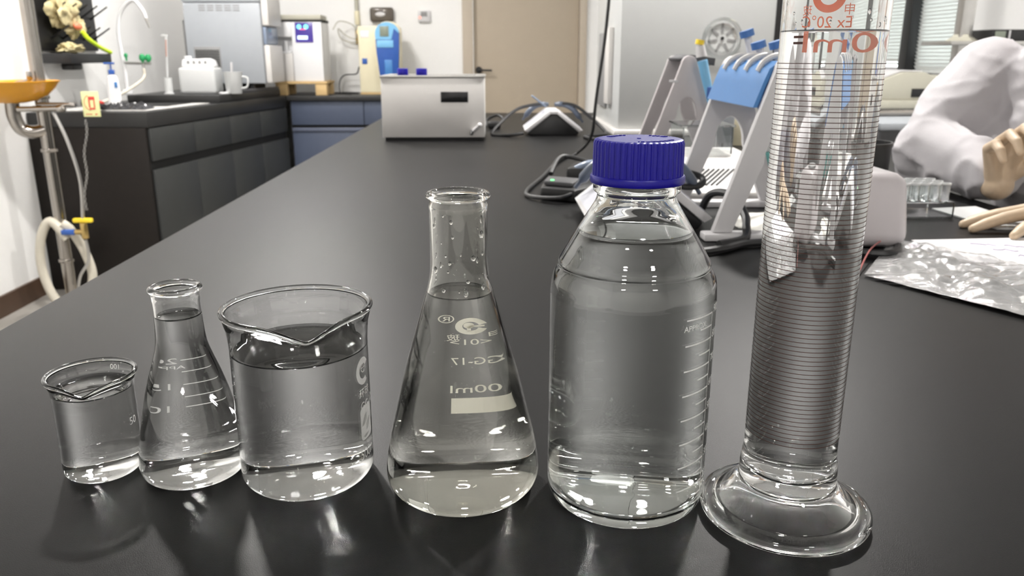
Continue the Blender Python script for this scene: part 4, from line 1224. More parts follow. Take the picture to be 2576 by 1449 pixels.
part(MB().prism([(0.088, 1.575), (0.155, 1.535), (0.205, 1.60), (0.20, 1.68), (0.105, 1.685)], 'z', Z0, 0.026, 0.006), 'case', 'black', pb)
part(MB().prism([(0.096, 1.59), (0.152, 1.56), (0.175, 1.62), (0.110, 1.66)], 'z', 0.0265, 0.0365, 0.004), 'raised_lid', 'darkgrey', pb)
part(MB().box(0.110, 0.117, 1.587, 1.592, 0.0367, 0.0385, 0.0006), 'indicator', 'led_green', pb)
ad = thing('adapter', (0.20, 1.74, 0), 'black curved adapter lying behind the charger, half hidden by the blue cap', 'adapter')
part(MB().prism([(0.150, 1.72), (0.225, 1.69), (0.33, 1.78), (0.18, 1.83)], 'z', Z0, 0.046, 0.012), 'case', 'black', ad)
part(MB().tube(bez([(0.163, 1.735, 0.030), (0.20, 1.715, 0.052), (0.27, 1.70, 0.058), (0.32, 1.72, 0.050)], 6), 0.009, 10), 'edge_strip', 'visor', ad)
cable('power_cable', 'thick black cable arching right of the blue-capped bottle', [(0.352, 1.36, 0.012), (0.362, 1.33, 0.052), (0.385, 1.29, 0.056), (0.394, 1.245, 0.034), (0.388, 1.212, 0.021), (0.376, 1.18, 0.0085), (0.33, 1.15, 0.0068)], 0.0065)
cable('power_cable', 'black cable coil behind the blue-capped bottle, below the slotted white device', [(0.28, 1.52, 0.05), (0.33, 1.47, 0.07), (0.375, 1.46, 0.062), (0.372, 1.44, 0.05), (0.335, 1.42, 0.050), (0.315, 1.40, 0.066)], 0.006)
cable('power_cable', 'glossy black cable running past the foot of the near pipette stand', [(0.28, 1.10, 0.0065), (0.33, 1.125, 0.0065), (0.38, 1.16, 0.0065), (0.45, 1.158, 0.0065), (0.56, 1.09, 0.0065), (0.64, 1.28, 0.0065)], 0.006)

# tall grey cabinet with a round vent
gc = thing('grey_cabinet', (0.70, 3.2, 0), 'tall pale grey cabinet at the far end of the bench behind the pipette stands', 'cabinet')
part(MB().box(0.437, 0.972, 2.90, 3.55, 0.022, 1.05, 0.004), 'housing', 'grey_cab', gc)
part(MB().box(0.42, 0.985, 2.875, 3.56, Z0, 0.0215, 0.003), 'base_plate', 'offwhite', gc)
part(MB().box(0.9725, 0.990, 2.895, 3.0, 0.10, 1.05, 0.002), 'edge_seal', 'black', gc)
part(MB().box(0.418, 0.4365, 3.06, 3.16, 0.10, 0.375, 0.003), 'side_handle', 'offwhite', gc)
part(MB().box(0.427, 0.4365, 3.20, 3.42, 0.08, 0.36, 0.003), 'side_vent', 'midgrey', gc)
vd = part(MB().lathe([(0.058, 0), (0.068, 0), (0.070, 0.004), (0.068, 0.010), (0.060, 0.010), (0.058, 0.006)], 48, closed=True, c=(0.789, 2.8995, 0.332), axis='y'), 'vent_ring', 'acrylic', gc)
v2 = MB()
v2.cyl((0.789, 2.8995, 0.332), 0.0575, 0.003, 40, 'y')
part(v2, 'vent_plate', 'grey_cab', vd)
v3 = MB()
for k in range(7):
    t = Matrix.Translation((0.789, 2.8955, 0.332)) @ Matrix.Rotation(k * 2 * PI / 7 + 0.2, 4, 'Y')
    v3.box(0.018, 0.050, -0.0006, 0.0006, -0.0045, 0.0045, 0.0004, 1, mtx=t)
part(v3, 'vent_slots', 'midgrey', vd)
part(MB().cyl((0.789, 2.8962, 0.332), 0.006, 0.004, 14, 'y'), 'hub', 'black', vd)
v4 = MB().lathe([(0.044, 0), (0.049, 0), (0.049, 0.003), (0.044, 0.003)], 40, closed=True, c=(0.789, 2.8964, 0.332), axis='y')
part(v4, 'inner_ring', 'acrylic', vd)

# pipette stands
def a_frame(half, apx, H, y0, y1, lw=0.030):
    """A-shaped side plate with an arch, in the XZ plane about x=apx"""
    outer = [(apx - half, 0.0125)]
    for k in range(9):
        t = PI - PI * k / 8
        outer.append((apx + 0.021 * math.cos(t), H - 0.021 + 0.021 * math.sin(t)))
    outer.append((apx + half, 0.0125))
    inner = [(apx + half - lw, 0.0125)]
    for k in range(11):
        t = PI * k / 10
        inner.append((apx + 0.027 * math.cos(t), 0.118 + 0.050 * math.sin(t)))
    inner.append((apx - half + lw, 0.0125))
    return MB().prism(outer + inner, 'y', y0, y1, 0.002)
def pipette(x, y, top, label, mcap, mbody, lean=0.035, group=None):
    t = thing('pipette', (x, y, top), label, 'pipette', group=group)
    d = Vector((lean, 0, -0.235))
    P = lambda k: tuple(d * k)
    MB().tube([P(0.16), P(0.22), P(0.48), P(0.55)], [0.011, 0.0125, 0.0115, 0.009], 14).build('body', mbody, t)
    MB().tube([P(0.555), P(0.70), P(0.97)], [0.0075, 0.0055, 0.003], 12).build('tip_cone', 'white' if mbody != 'white' else 'grey', t)
    MB().tube([P(0.0), P(0.155)], [0.0065, 0.0085], 12).build('plunger', 'white', t)
    MB().tube([tuple(-d.normalized() * 0.012), tuple(d * 0.0 - d.normalized() * 0.0005)], [0.0125, 0.0125], 16).build('push_button', mcap, t)
    return t
ns = thing('pipette_stand', (0.435, 1.36, 0), 'white A-frame pipette stand with a blue saddle, left of the measuring cylinder', 'pipette stand')
AX = 0.432
part(a_frame(0.098, AX, 0.275, 1.205, 1.220), 'end_frame', 'white', ns)
part(a_frame(0.098, AX, 0.275, 1.490, 1.505), 'end_frame', 'white', ns)
for yy in (1.197, 1.482):
    part(MB().box(AX - 0.112, AX + 0.112, yy, yy + 0.031, Z0, 0.012, 0.003), 'foot_bar', 'white', ns)
sad = [(AX - 0.046, 0.200), (AX - 0.034, 0.235), (AX - 0.026, 0.256), (AX - 0.012, 0.267), (AX + 0.012, 0.267), (AX + 0.026, 0.256), (AX + 0.034, 0.235), (AX + 0.046, 0.200)]
sin = [(AX + 0.040, 0.200), (AX + 0.028, 0.235), (AX + 0.020, 0.252), (AX + 0.010, 0.2605), (AX - 0.010, 0.2605), (AX - 0.020, 0.252), (AX - 0.028, 0.235), (AX - 0.040, 0.200)]
part(MB().prism(sad + sin, 'y', 1.2205, 1.4895), 'saddle', 'midblue', ns)
for k in range(4):
    y = 1.262 + 0.062 * k
    m_ = MB().tube(bez([(AX - 0.030, y, 0.252), (AX - 0.022, y, 0.266), (AX - 0.005, y, 0.2745), (AX + 0.015, y, 0.2735), (AX + 0.03, y, 0.262)], 5), 0.0045, 8)
    part(m_, 'hook', 'offwhite', ns)
pips = []
for k, (y, zt) in enumerate(((1.255, 0.300), (1.325, 0.286), (1.395, 0.286), (1.465, 0.306))):
    pipette(AX + 0.012 + 0.007 * (k < 2), y, zt, ['blue-topped pipette on the saddle next to the measuring cylinder, nearest the camera',
            'blue-topped pipette with a low button, second from the measuring cylinder',
            'blue-topped pipette with a low button, third from the measuring cylinder',
            'blue-topped pipette farthest from the measuring cylinder on the blue saddle'][k], 'plunger', 'plunger', 0.075, 'blue-topped pipettes')
fs = thing('pipette_stand', (0.52, 2.22, 0), 'plain white A-frame pipette stand farther back, holding the yellow-topped pipette', 'pipette stand')
part(a_frame(0.105, 0.517, 0.275, 2.20, 2.215), 'end_frame', 'pinkwhite', fs)
part(a_frame(0.105, 0.517, 0.275, 2.385, 2.40), 'end_frame', 'pinkwhite', fs)
for yy in (2.192, 2.377):
    part(MB().box(0.517 - 0.118, 0.517 + 0.118, yy, yy + 0.031, Z0, 0.012, 0.003), 'foot_bar', 'pinkwhite', fs)
part(MB().prism([(0.497, 0.268), (0.523, 0.278), (0.590, 0.268), (0.588, 0.248), (0.57, 0.255), (0.50, 0.262)], 'y', 2.2155, 2.3845, 0.002), 'holder_bar', 'darkgrey', fs)
part(MB().box(0.465, 0.490, 2.1975, 2.1999, 0.205, 0.212, 0.001), 'moulded_mark', 'white', fs)
yp = thing('pipette', (0.535, 2.175, 0.31), 'pale pipette with a yellow button hung on the far pipette stand', 'pipette')
part(MB().tube([(0.5325, 2.17, 0.302), (0.5345, 2.17, 0.314)], 0.0115, 16), 'push_button', 'yellow2', yp)
part(MB().tube([(0.5345, 2.17, 0.300), (0.540, 2.17, 0.272)], [0.0115, 0.0145], 14), 'collar', 'white', yp)
part(MB().tube([(0.543, 2.17, 0.262), (0.553, 2.17, 0.225), (0.575, 2.17, 0.150)], [0.0135, 0.0125, 0.0095], 14), 'body', 'skyblue', yp)
part(MB().tube([(0.5752, 2.17, 0.149), (0.578, 2.17, 0.140)], 0.0095, 14), 'lower_ring', 'black', yp)
part(MB().tube([(0.5785, 2.17, 0.139), (0.590, 2.17, 0.075)], [0.0075, 0.003], 12), 'tip_cone', 'white', yp)
part(MB().box(0.557, 0.569, 2.1555, 2.1585, 0.165, 0.195, 0.001), 'printed_band', 'deepblue', yp)

# slotted white device with a clear box on top
sd = thing('slotted_device', (0.48, 1.80, 0), 'low white bench device with black vent slots in its sloping front', 'device')
part(MB().prism([(1.565, Z0), (1.565, 0.014), (1.715, 0.058), (1.95, 0.062), (1.95, Z0)], 'x', 0.335, 0.58, 0.006), 'housing', 'offwhite', sd)
sl_ = MB()
ang = math.atan2(0.044, 0.150)
for k in range(9):
    t = Matrix.Translation((0.388 + k * 0.0105, 1.636, 0.0357)) @ Matrix.Rotation(ang, 4, 'X') @ Matrix.Rotation(-0.62, 4, 'Z')
    sl_.box(-0.0019, 0.0019, -0.048, 0.048, -0.0005, 0.0011, mtx=t)
part(sl_, 'vent_slots', 'groove', sd)
ab = thing('acrylic_box', (0.46, 1.86, 0.06), 'clear acrylic box standing on the slotted white device', 'box')
part(MB().box(0.418, 0.53, 1.80, 1.803, 0.0628, 0.122).box(0.418, 0.53, 1.93, 1.933, 0.0628, 0.122).box(0.418, 0.421, 1.8035, 1.9295, 0.0628, 0.122).box(0.527, 0.53, 1.8035, 1.9295, 0.0628, 0.122), 'walls', 'acrylic', ab, smooth=False)
part(MB().box(0.414, 0.534, 1.796, 1.937, 0.1225, 0.127, 0.001), 'lid', 'acrylic', ab, smooth=False)
sb_ = thing('slot_box', (0.69, 2.48, 0), 'pale grey upright box with four black slots at its foot, behind the pipette stands', 'box')
part(MB().box(0.640, 0.715, 2.42, 2.60, Z0, 0.118, 0.006), 'case', 'grey', sb_)
q = MB()
for k in range(4):
    q.box(0.6455 + k * 0.0115, 0.6515 + k * 0.0115, 2.4175, 2.4195, 0.010, 0.023)
part(q, 'slots', 'groove', sb_)
rb2 = thing('reagent_carton', (0.75, 2.62, 0), 'cream carton with a red sticker beside the four-slot box', 'carton')
part(MB().box(0.722, 0.80, 2.55, 2.66, Z0, 0.10, 0.002), 'carton_body', 'cream', rb2)
part(MB().box(0.728, 0.745, 2.5475, 2.5497, 0.062, 0.082), 'red_sticker', 'red', rb2)
tb = thing('teal_box', (0.60, 1.92, 0), 'teal pipette tip box behind the near pipette stand', 'box')
part(MB().box(0.625, 0.72, 1.90, 2.02, Z0, 0.055, 0.004), 'box_base', mat('teal_plastic', (0.12, 0.42, 0.40), 0.4), tb)
part(MB().box(0.6265, 0.7185, 1.9015, 2.0185, 0.0555, 0.075, 0.004), 'box_lid', 'translucent', tb)

def sheet(name, label, cat, quad, nx, ny, m, amp, z0, seed, parent=None, scale=9.0, thick=None, ragged=0.0):
    mb = MB()
    A, B, C_, D = [Vector(p) for p in quad]
    vv_ = []
    for j in range(ny + 1):
        for i in range(nx + 1):
            u, v = i / nx, j / ny
            p = (A * (1 - u) + B * u) * (1 - v) + (D * (1 - u) + C_ * u) * v
            e = min(1, 6 * min(u, 1 - u, v, 1 - v) + 0.12)
            q = Vector((p.x * scale, p.y * scale, seed))
            h = abs(noise.noise(q)) * 0.6 + abs(noise.noise(q * 2.3 + Vector((3, 1, 0)))) * 0.35 + abs(noise.noise(q * 5.1)) * 0.18
            rg = ragged * noise.noise(q * 2.0) * (1 - e)
            vv_.append(mb.bm.verts.new((p.x + rg, p.y + rg * 0.7, z0 + amp * h * e)))
    for j in range(ny):
        for i in range(nx):
            a = j * (nx + 1) + i
            mb.bm.faces.new((vv_[a], vv_[a + 1], vv_[a + nx + 2], vv_[a + nx + 1]))
    o = mb.build(name, m, parent, angle=70)
    return o
ts = sheet('tissue', 'x', 'x', [(0.405, 1.27, 0), (0.455, 1.235, 0), (0.505, 1.42, 0), (0.415, 1.45, 0)], 26, 26, 'tissue', 0.006, 0.0006, 3.3, scale=30, ragged=0.03)
tag(ts, 'white torn tissue lying under the near pipette stand', 'tissue')

# vortex mixer with a rounded shell
vx = thing('vortex_mixer', (0.545, 1.19, 0), 'small rounded white mixer right of the measuring cylinder', 'mixer')
m_ = MB()
m_.box(0.482, 0.606, 1.125, 1.275, 0.004, 0.112, 0.022, 4)
for v in m_.bm.verts:
    k = max(0, v.co.z) / 0.112
    cx_, cy_ = 0.544, 1.20
    s = 1 - 0.16 * k
    v.co.x = cx_ + (v.co.x - cx_) * s; v.co.y = cy_ + (v.co.y - cy_) * s
part(m_, 'shell', 'pinkwhite', vx)
part(MB().cyl((0.540, 1.20, 0.1125), 0.024, 0.004, 28, bev=0.001), 'platform', 'midgrey', vx)
for dx in (-0.045, 0.045):
    for dy in (-0.05, 0.05):
        part(MB().cyl((0.544 + dx, 1.20 + dy, Z0), 0.009, 0.005, 14), 'rubber_foot', 'black', vx)
bt = thing('black_tub', (0.695, 1.53, 0), 'round black tub behind the small white mixer', 'tub')
part(MB().lathe([(0, Z0), (0.048, Z0), (0.052, 0.004), (0.056, 0.108), (0.058, 0.112), (0.058, 0.118), (0.054, 0.118), (0.050, 0.008), (0, 0.006)], 48, c=(0.695, 1.53, 0)), 'tub_body', 'black', bt)

# cuvette rack with clear tubes
rk = thing('tube_rack', (0.755, 1.42, 0), 'clear acrylic rack of small tubes in front of the white coat', 'rack')
part(MB().box(0.705, 0.803, 1.372, 1.455, Z0, 0.003, 0.0006).box(0.705, 0.803, 1.372, 1.455, 0.026, 0.029, 0.0006), 'shelves', 'acrylic', rk, smooth=False)
for x_ in (0.705, 0.800):
    part(MB().box(x_, x_ + 0.003, 1.372, 1.455, 0.0032, 0.0258), 'side_wall', 'acrylic', rk, smooth=False)
first = None
ncu = 0
for j in range(3):
    for i in range(5):
        x, y = 0.718 + i * 0.018, 1.386 + j * 0.027
        if first is None:
            first = thing('sample_tube', (x, y, 0.0292), 'short clear sample tube standing in the clear acrylic rack', 'tube', group='sample tubes in the clear rack')
            MB().lathe([(0, 0), (0.0072, 0), (0.0078, 0.001), (0.0078, 0.028), (0.0072, 0.028), (0.0072, 0.0015), (0, 0.0015)], 16).build('glass_wall', 'acrylic', first)
            MB().lathe([(0.0072, 0.0285), (0.0086, 0.0285), (0.0086, 0.0315), (0.0072, 0.0315)], 16, closed=True).build('collar', 'translucent', first)
        else:
            c = copy_tree(first); c.location = (x, y, 0.0292)
tr = thing('clear_plate', (0.86, 1.36, 0), 'flat clear plastic plate under the gloved hand on the bench', 'plate')
part(MB().prism([(0.808, 1.45), (0.90, 1.47), (0.90, 1.26), (0.822, 1.275)], 'z', Z0, 0.004, 0.0008), 'plate_floor', 'translucent', tr, smooth=False)

# zip bag with a sheet of paper
pp_ = thing('paper_sheet', (0.80, 1.1, 0), 'white paper with smudged purple writing inside the clear plastic bag', 'paper')
part(MB().prism([(0.640, 1.195), (0.945, 1.215), (0.945, 0.900), (0.80, 0.93), (0.640, 1.035)], 'z', 0.0014, 0.0022), 'paper', 'paper', pp_, smooth=False)
random.seed(11)
sc = MB()
for ln in range(4):
    yb_ = 1.165 - ln * 0.032
    x = 0.715 + ln * 0.012
    while x < 0.90:
        n = random.randint(3, 6)
        pts = [(x + k * 0.006, yb_ - (x + k * 0.006 - 0.70) * 0.22 + random.uniform(-0.007, 0.007), 0.0027) for k in range(n)]
        sc.tube(pts, 0.0009, 5)
        x += n * 0.006 + 0.008
part(sc, 'handwriting', 'ink', pp_)
bgt = thing('plastic_bag', (0.7, 1.0, 0), 'crumpled clear zip bag lying on the bench right of the measuring cylinder', 'bag')
f_ = sheet('film', '', '', [(0.474, 0.985, 0), (0.575, 0.812, 0), (0.935, 0.80, 0), (0.94, 1.0, 0)], 110, 64, 'film', 0.026, 0.0036, 1.7, scale=16)
f2 = sheet('film_flap', '', '', [(0.474, 0.988, 0), (0.74, 0.965, 0), (0.69, 1.08, 0), (0.613, 1.198, 0)], 60, 50, 'film', 0.020, 0.0036, 8.2, scale=17)
for q_ in (f_, f2):
    q_.data.transform(local(bgt)); q_.parent = bgt
part(MB().tube(bez([(0.473, 1.0, 0.006), (0.52, 1.075, 0.016), (0.575, 1.15, 0.014), (0.612, 1.20, 0.006)], 8), 0.0011, 6), 'zip_line', mat('dull_red_zip', (0.42, 0.13, 0.12), 0.4), bgt)

# ------------------------------------------------------------------ right-hand counter by the windows
rc = thing('window_counter', (2.1, 3.9, FLOOR), 'grey-topped counter along the window wall, right behind the measuring cylinder', 'counter')
part(MB().box(1.44, XR - 0.003, 3.02, 5.2, 0.005, 0.032, 0.003), 'worktop', 'grey', rc)
part(MB().box(1.50, XR - 0.003, 3.08, 5.18, FLOOR + 0.08, 0.0045, 0.003), 'cabinet', 'midgrey', rc)
part(MB().box(1.55, XR - 0.003, 3.12, 5.15, FLOOR + 0.001, FLOOR + 0.0795), 'plinth', 'groove', rc)
part(MB().box(1.44, XR - 0.01, 3.03, 3.06, -0.06, 0.0045, 0.003), 'shadow_strip', 'darkgrey', rc)  # dark strip that paints in the shadow below the worktop edge
sp2 = thing('spectrophotometer', (1.86, 3.75, 0.032), 'beige spectrophotometer on the grey counter between measuring cylinder and white coat', 'instrument')
part(MB().box(1.66, 2.12, 3.60, 3.95, 0.048, 0.085, 0.006), 'base', 'beige', sp2)
part(MB().prism([(1.69, 0.0855), (2.10, 0.0855), (2.10, 0.188), (1.93, 0.188), (1.89, 0.205), (1.80, 0.205), (1.69, 0.165)], 'y', 3.615, 3.94, 0.004), 'housing', 'beige', sp2)
part(MB().box(1.842, 2.00, 3.611, 3.6145, 0.098, 0.134, 0.001), 'sample_slot', 'black', sp2)
part(MB().prism([(1.70, 0.176), (1.795, 0.211), (1.89, 0.211), (1.89, 0.207), (1.80, 0.207), (1.70, 0.171)], 'y', 3.64, 3.90), 'key_panel', 'white', sp2)
for x_ in (1.70, 2.08):
    part(MB().cyl((x_, 3.66, 0.0325), 0.02, 0.015, 16), 'foot', 'black', sp2)
    part(MB().cyl((x_, 3.90, 0.0325), 0.02, 0.015, 16), 'foot', 'black', sp2)
gp_ = thing('steel_rod', (1.7, 3.4, 0.032), 'polished steel rod lying on the grey counter before the spectrophotometer', 'rod')
part(MB().tube([(1.50, 3.35, 0.0465), (2.05, 3.42, 0.0465)], 0.0138, 16), 'rod_body', 'steel', gp_)
rsf = thing('reagent_shelf', (2.3, 4.0, 0.032), 'steel shelf on a post above the window counter, right behind the white coat', 'shelf')
part(MB().box(2.215, 2.275, 3.96, 4.02, 0.0325, CEIL - 0.002, 0.004), 'post', 'steel_brushed', rsf)
part(MB().box(2.125, XR - 0.005, 3.86, 4.14, 0.322, 0.340, 0.003), 'shelf_board', 'steel_brushed', rsf)
part(MB().lathe([(0.044, 0.372), (0.052, 0.360), (0.085, 0.3405)], 4, c=(2.245, 3.99, 0)), 'collar', 'beige', rsf, smooth=False)
bi = thing('black_meter', (2.42, 3.95, 0.3405), 'black desktop meter with a pale display on the steel shelf', 'meter')
part(MB().box(2.325, 2.62, 3.88, 4.10, 0.3408, 0.392, 0.006), 'case', 'black', bi)
part(MB().box(2.335, 2.385, 3.8765, 3.8798, 0.350, 0.384, 0.002), 'display', 'lcd', bi)
part(MB().box(2.40, 2.408, 3.8765, 3.8798, 0.345, 0.388, 0.001), 'divider', 'white', bi)

# ------------------------------------------------------------------ seated person in a white coat leaning over the bench's right edge
def limb(mb, pts, rs, seg=18, balls=True):
    mb.tube(pts, rs, seg)
    if balls:
        for p, r in zip(pts, rs):
            mb.ball(p, r * 0.995, u=18, v=12)
def fused(mb, name, m, parent, voxel, smooth_it=6, disp=None):
    me = bpy.data.meshes.new(name)
    mb.bm.to_mesh(me); mb.bm.free()
    tmp = bpy.data.objects.new('tmp', me)
    col.objects.link(tmp)
    r = tmp.modifiers.new('r', 'REMESH'); r.mode = 'VOXEL'; r.voxel_size = voxel; r.use_smooth_shade = True
    if smooth_it:
        s = tmp.modifiers.new('s', 'SMOOTH'); s.factor = 0.5; s.iterations = smooth_it
    dg = bpy.context.evaluated_depsgraph_get()
    out = bpy.data.meshes.new_from_object(tmp.evaluated_get(dg))
    bpy.data.objects.remove(tmp)
    bpy.data.meshes.remove(me)
    out.name = name
    if disp:
        nn = [v.normal.copy() for v in out.vertices]
        for v, n in zip(out.vertices, nn):
            v.co += n * disp(v.co)
    out.transform(local(parent))
    return link(name, out, m, parent, True, 80)

per = thing('person', (1.45, 1.72, FLOOR), 'person in a white coat and pale gloves leaning over the right side of the bench', 'person')
PEL = (1.47, 1.80, -0.33); SP1 = (1.42, 1.78, -0.15); CH = (1.22, 1.72, 0.10); NK = (1.175, 1.675, 0.34); HD = (1.15, 1.62, 0.515)
RS, RE, RW = (1.095, 1.815, 0.232), (0.948, 1.74, 0.078), (0.955, 1.55, 0.054)
LS, LE, LW = (1.28, 1.53, 0.215), (1.225, 1.36, 0.045), (1.03, 1.305, 0.038)
mb = MB()
limb(mb, [PEL, SP1, CH], [0.13, 0.115, 0.125])
limb(mb, [CH, NK], [0.10, 0.055])
limb(mb, [NK, (1.165, 1.645, 0.43)], [0.052, 0.050])
mb.ball(HD, 0.098, (0.95, 0.90, 1.22), 24, 18)
mb.ball((1.105, 1.575, 0.47), 0.055, (1, 1, 1))
limb(mb, [(1.075, 1.545, 0.512), (1.065, 1.532, 0.492)], [0.010, 0.014])        # nose
limb(mb, [(1.085, 1.535, 0.465), (1.065, 1.565, 0.465)], [0.010, 0.010])        # lips
for s in (-1, 1):
    mb.ball((1.15 + 0.062 * s, 1.62 - 0.062 * s, 0.51), 0.026, (0.5, 0.5, 1.2))  # ears
limb(mb, [CH, RS], [0.09, 0.06]); limb(mb, [CH, LS], [0.09, 0.06])
limb(mb, [RS, RE, RW], [0.055, 0.043, 0.028]); limb(mb, [LS, LE, LW], [0.055, 0.043, 0.028])
for hip, knee, ank, toe in (((1.42, 1.88, -0.36), (1.07, 1.93, -0.34), (1.12, 1.93, -0.80), (0.98, 1.93, -0.885)), ((1.44, 1.70, -0.36), (1.09, 1.60, -0.34), (1.14, 1.60, -0.80), (1.0, 1.60, -0.885))):
    limb(mb, [hip, knee, ank], [0.085, 0.058, 0.040]); limb(mb, [ank, (ank[0], ank[1], -0.875), toe], [0.036, 0.036, 0.028])
body = fused(mb, 'body', 'skin', per, 0.010, 4)
# coat: torso, collar, sleeves, skirt over the thighs
mb = MB()
limb(mb, [PEL, SP1, CH], [0.165, 0.150, 0.160])
limb(mb, [CH, (1.175, 1.685, 0.285)], [0.140, 0.080])
limb(mb, [CH, RS], [0.130, 0.082]); limb(mb, [CH, LS], [0.130, 0.082])
limb(mb, [(1.16, 1.79, 0.12), (1.04, 1.72, 0.05)], [0.11, 0.07])
limb(mb, [RS, (1.02, 1.785, 0.155), RE, (0.965, 1.60, 0.060), (0.955, 1.525, 0.052)], [0.085, 0.088, 0.076, 0.056, 0.046])
limb(mb, [LS, LE, (1.10, 1.325, 0.052)], [0.085, 0.070, 0.046])
limb(mb, [(1.42, 1.88, -0.38), (1.12, 1.93, -0.37)], [0.12, 0.10]); limb(mb, [(1.44, 1.70, -0.38), (1.14, 1.60, -0.37)], [0.12, 0.10])
def fold(p):
    a = noise.noise(Vector((p.x * 9 + p.z * 5, p.y * 6, p.z * 13 - p.x * 9))) 
    b = noise.noise(Vector((p.x * 5 - p.z * 14, p.y * 9 + 3, p.z * 6 + p.x * 12)))
    r = (1 - abs(a) * 2.2) ** 3 if abs(a) < 0.45 else 0
    r2 = (1 - abs(b) * 2.4) ** 3 if abs(b) < 0.41 else 0
    low = max(0.25, 1 - max(0, p.z - 0.02) / 0.22)
    return (0.011 * r + 0.008 * r2) * low - 0.003
coat = fused(mb, 'white_coat', 'coat', per, 0.007, 5, fold)
# keep the sleeve resting on the bench top, not through it
for v in coat.data.vertices:
    w_ = v.co + Vector(per.location)
    if w_.z < 0.0012 and w_.x < 0.972 and w_.z > -0.10:
        v.co.z = 0.0012 - per.location.z
    elif w_.x < 0.972 and w_.z <= -0.10:
        v.co.x = 0.972 - per.location.x
mb = MB()
mb.ball((1.165, 1.635, 0.535), 0.104, (1.0, 0.98, 1.12), 24, 16)
hair = mb.build('hair', 'hair', per, xf=local(per))
bm_ = bmesh.new(); bm_.from_mesh(hair.data)
kill = [v for v in bm_.verts if ((v.co.x + per.location.x) + (v.co.y + per.location.y)) < 2.725 and (v.co.z + per.location.z) < 0.595]
bmesh.ops.delete(bm_, geom=kill, context='VERTS'); bm_.to_mesh(hair.data); bm_.free()
for s in (-1, 1):
    part(MB().ball((1.082 + 0.022 * s, 1.556 - 0.022 * s, 0.522), 0.0105, (1, 1, 0.8)), 'eye', 'black_gloss', per)
mb = MB()
for hip, knee, ank in (((1.42, 1.88, -0.36), (1.07, 1.93, -0.34), (1.12, 1.93, -0.81)), ((1.44, 1.70, -0.36), (1.09, 1.60, -0.34), (1.14, 1.60, -0.81))):
    limb(mb, [hip, knee, ank], [0.095, 0.072, 0.058])
fused(mb, 'trousers', 'trousers', per, 0.010, 3)
for y in (1.93, 1.60):
    mb = MB()
    limb(mb, [(1.125 + (0.02 if y < 1.7 else 0), y, -0.872), (0.99, y, -0.880)], [0.045, 0.038])
    mb.box(0.955, 1.17, y - 0.042, y + 0.042, FLOOR + 0.001, FLOOR + 0.022, 0.008)
    fused(mb, 'shoe', 'black', per, 0.006, 3)

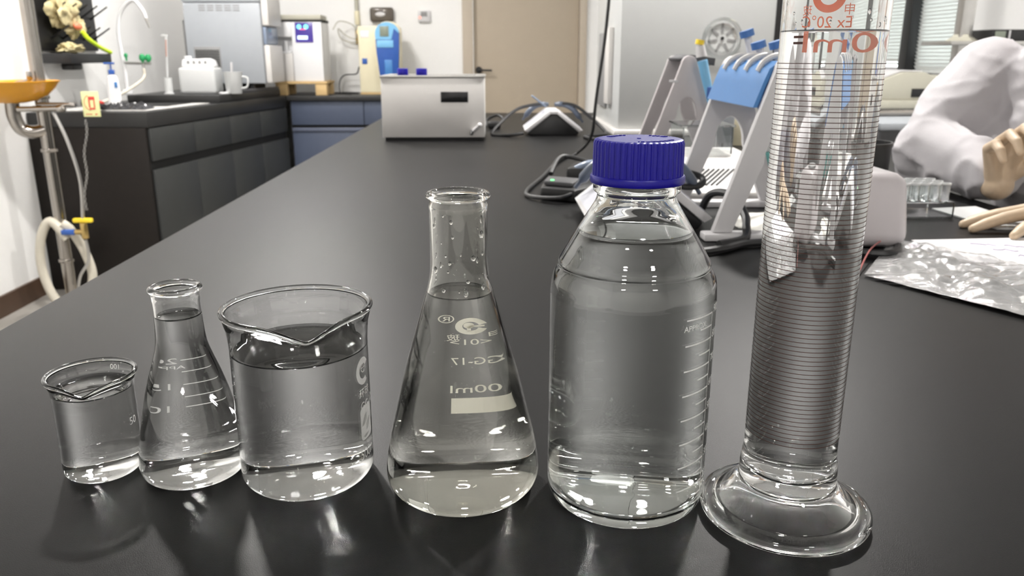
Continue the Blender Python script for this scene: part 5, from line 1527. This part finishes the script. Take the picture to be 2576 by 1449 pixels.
def glove(wrist, fwd, up, side, curls, spread, thumb, forearm, scale=1.0):
    """gloved hand: palm, four unequal bent fingers and a thumb from the palm's side"""
    d = Vector(fwd).normalized(); n = Vector(up).normalized(); n = (n - d * n.dot(d)).normalized(); s = d.cross(n) * side
    W = Vector(wrist); mb = MB(); S = scale
    limb(mb, [W + Vector(forearm), W], [0.034 * S, 0.029 * S], 16)
    kn = [W + d * L * S + s * o * S + n * h * S for L, o, h in ((0.088, 0.031, 0.0), (0.093, 0.010, 0.003), (0.088, -0.011, 0.002), (0.078, -0.030, -0.003))]
    for k in kn:
        limb(mb, [W + d * 0.004, W * 0.45 + k * 0.55, k], [0.0235 * S, 0.0150 * S, 0.0108 * S], 14)
    limb(mb, [kn[0] * 0.75 + W * 0.25, kn[3] * 0.75 + W * 0.25], [0.0125 * S, 0.0115 * S], 12)
    lens = ((0.043, 0.027, 0.021), (0.048, 0.031, 0.022), (0.045, 0.029, 0.022), (0.035, 0.021, 0.019))
    for i, k in enumerate(kn):
        dirn = (d + s * spread[i]).normalized()
        p = k; pts = [p]; a = 0
        for j in range(3):
            a += curls[i][j]
            q = dirn * math.cos(a) - n * math.sin(a)
            p = p + q * lens[i][j] * S
            pts.append(p)
        limb(mb, pts, [0.0106 * S, 0.0094 * S, 0.0086 * S, 0.0066 * S], 12)
    t0 = W + d * 0.022 * S + s * 0.022 * S
    t1 = t0 + (d * thumb[0] + s * thumb[1] - n * thumb[2]).normalized() * 0.045 * S
    t2 = t1 + (d * thumb[3] + s * thumb[4] - n * thumb[5]).normalized() * 0.033 * S
    t3 = t2 + (d * thumb[3] + s * thumb[4] * 0.6 - n * thumb[5]).normalized() * 0.024 * S
    limb(mb, [t0, t1, t2, t3], [0.0155 * S, 0.0125 * S, 0.0105 * S, 0.0078 * S], 12)
    return mb
# raised far hand: palm turned to the camera, fingers folded over at the top
mb = glove((0.948, 1.492, 0.040), (-0.14, -0.30, 1.0), (0.12, 1.0, 0.30), -1, ((0.75, 0.75, 0.45), (0.80, 0.80, 0.45), (0.85, 0.80, 0.5), (0.90, 0.85, 0.5)), (0.04, 0.0, -0.04, -0.10), (0.7, 0.7, 0.35, 0.9, 0.05, 0.35), (0.02, 0.07, 0.012), 1.0)
fused(mb, 'latex_glove', 'latex', per, 0.0022, 4)
# near hand: spread flat on the bench, fingers pointing left
mb = glove((0.972, 1.290, 0.030), (-1.0, -0.10, -0.03), (0.0, 0.0, 1.0), -1, ((0.10, 0.10, 0.08), (0.12, 0.10, 0.06), (0.14, 0.08, 0.05), (0.16, 0.06, 0.04)), (0.50, 0.06, -0.10, -0.26), (0.35, 0.9, 0.25, 0.75, 0.5, 0.12), (0.07, 0.02, 0.008), 1.08)
fused(mb, 'latex_glove', 'latex', per, 0.0022, 4)
st = thing('stool', (1.49, 1.80, FLOOR), 'round black laboratory stool under the person in the white coat', 'stool')
part(MB().cyl((1.49, 1.80, -0.560), 0.17, 0.05, 40, bev=0.012), 'seat', 'black', st)
part(MB().cyl((1.49, 1.80, FLOOR + 0.03), 0.025, 0.3295, 20), 'column', 'steel', st)
for k in range(5):
    a = k * 2 * PI / 5 + 0.3
    part(MB().tube([(1.49 + 0.02 * math.cos(a), 1.80 + 0.02 * math.sin(a), FLOOR + 0.05), (1.49 + 0.24 * math.cos(a), 1.80 + 0.24 * math.sin(a), FLOOR + 0.016)], [0.02, 0.015], 12), 'leg', 'steel', st)
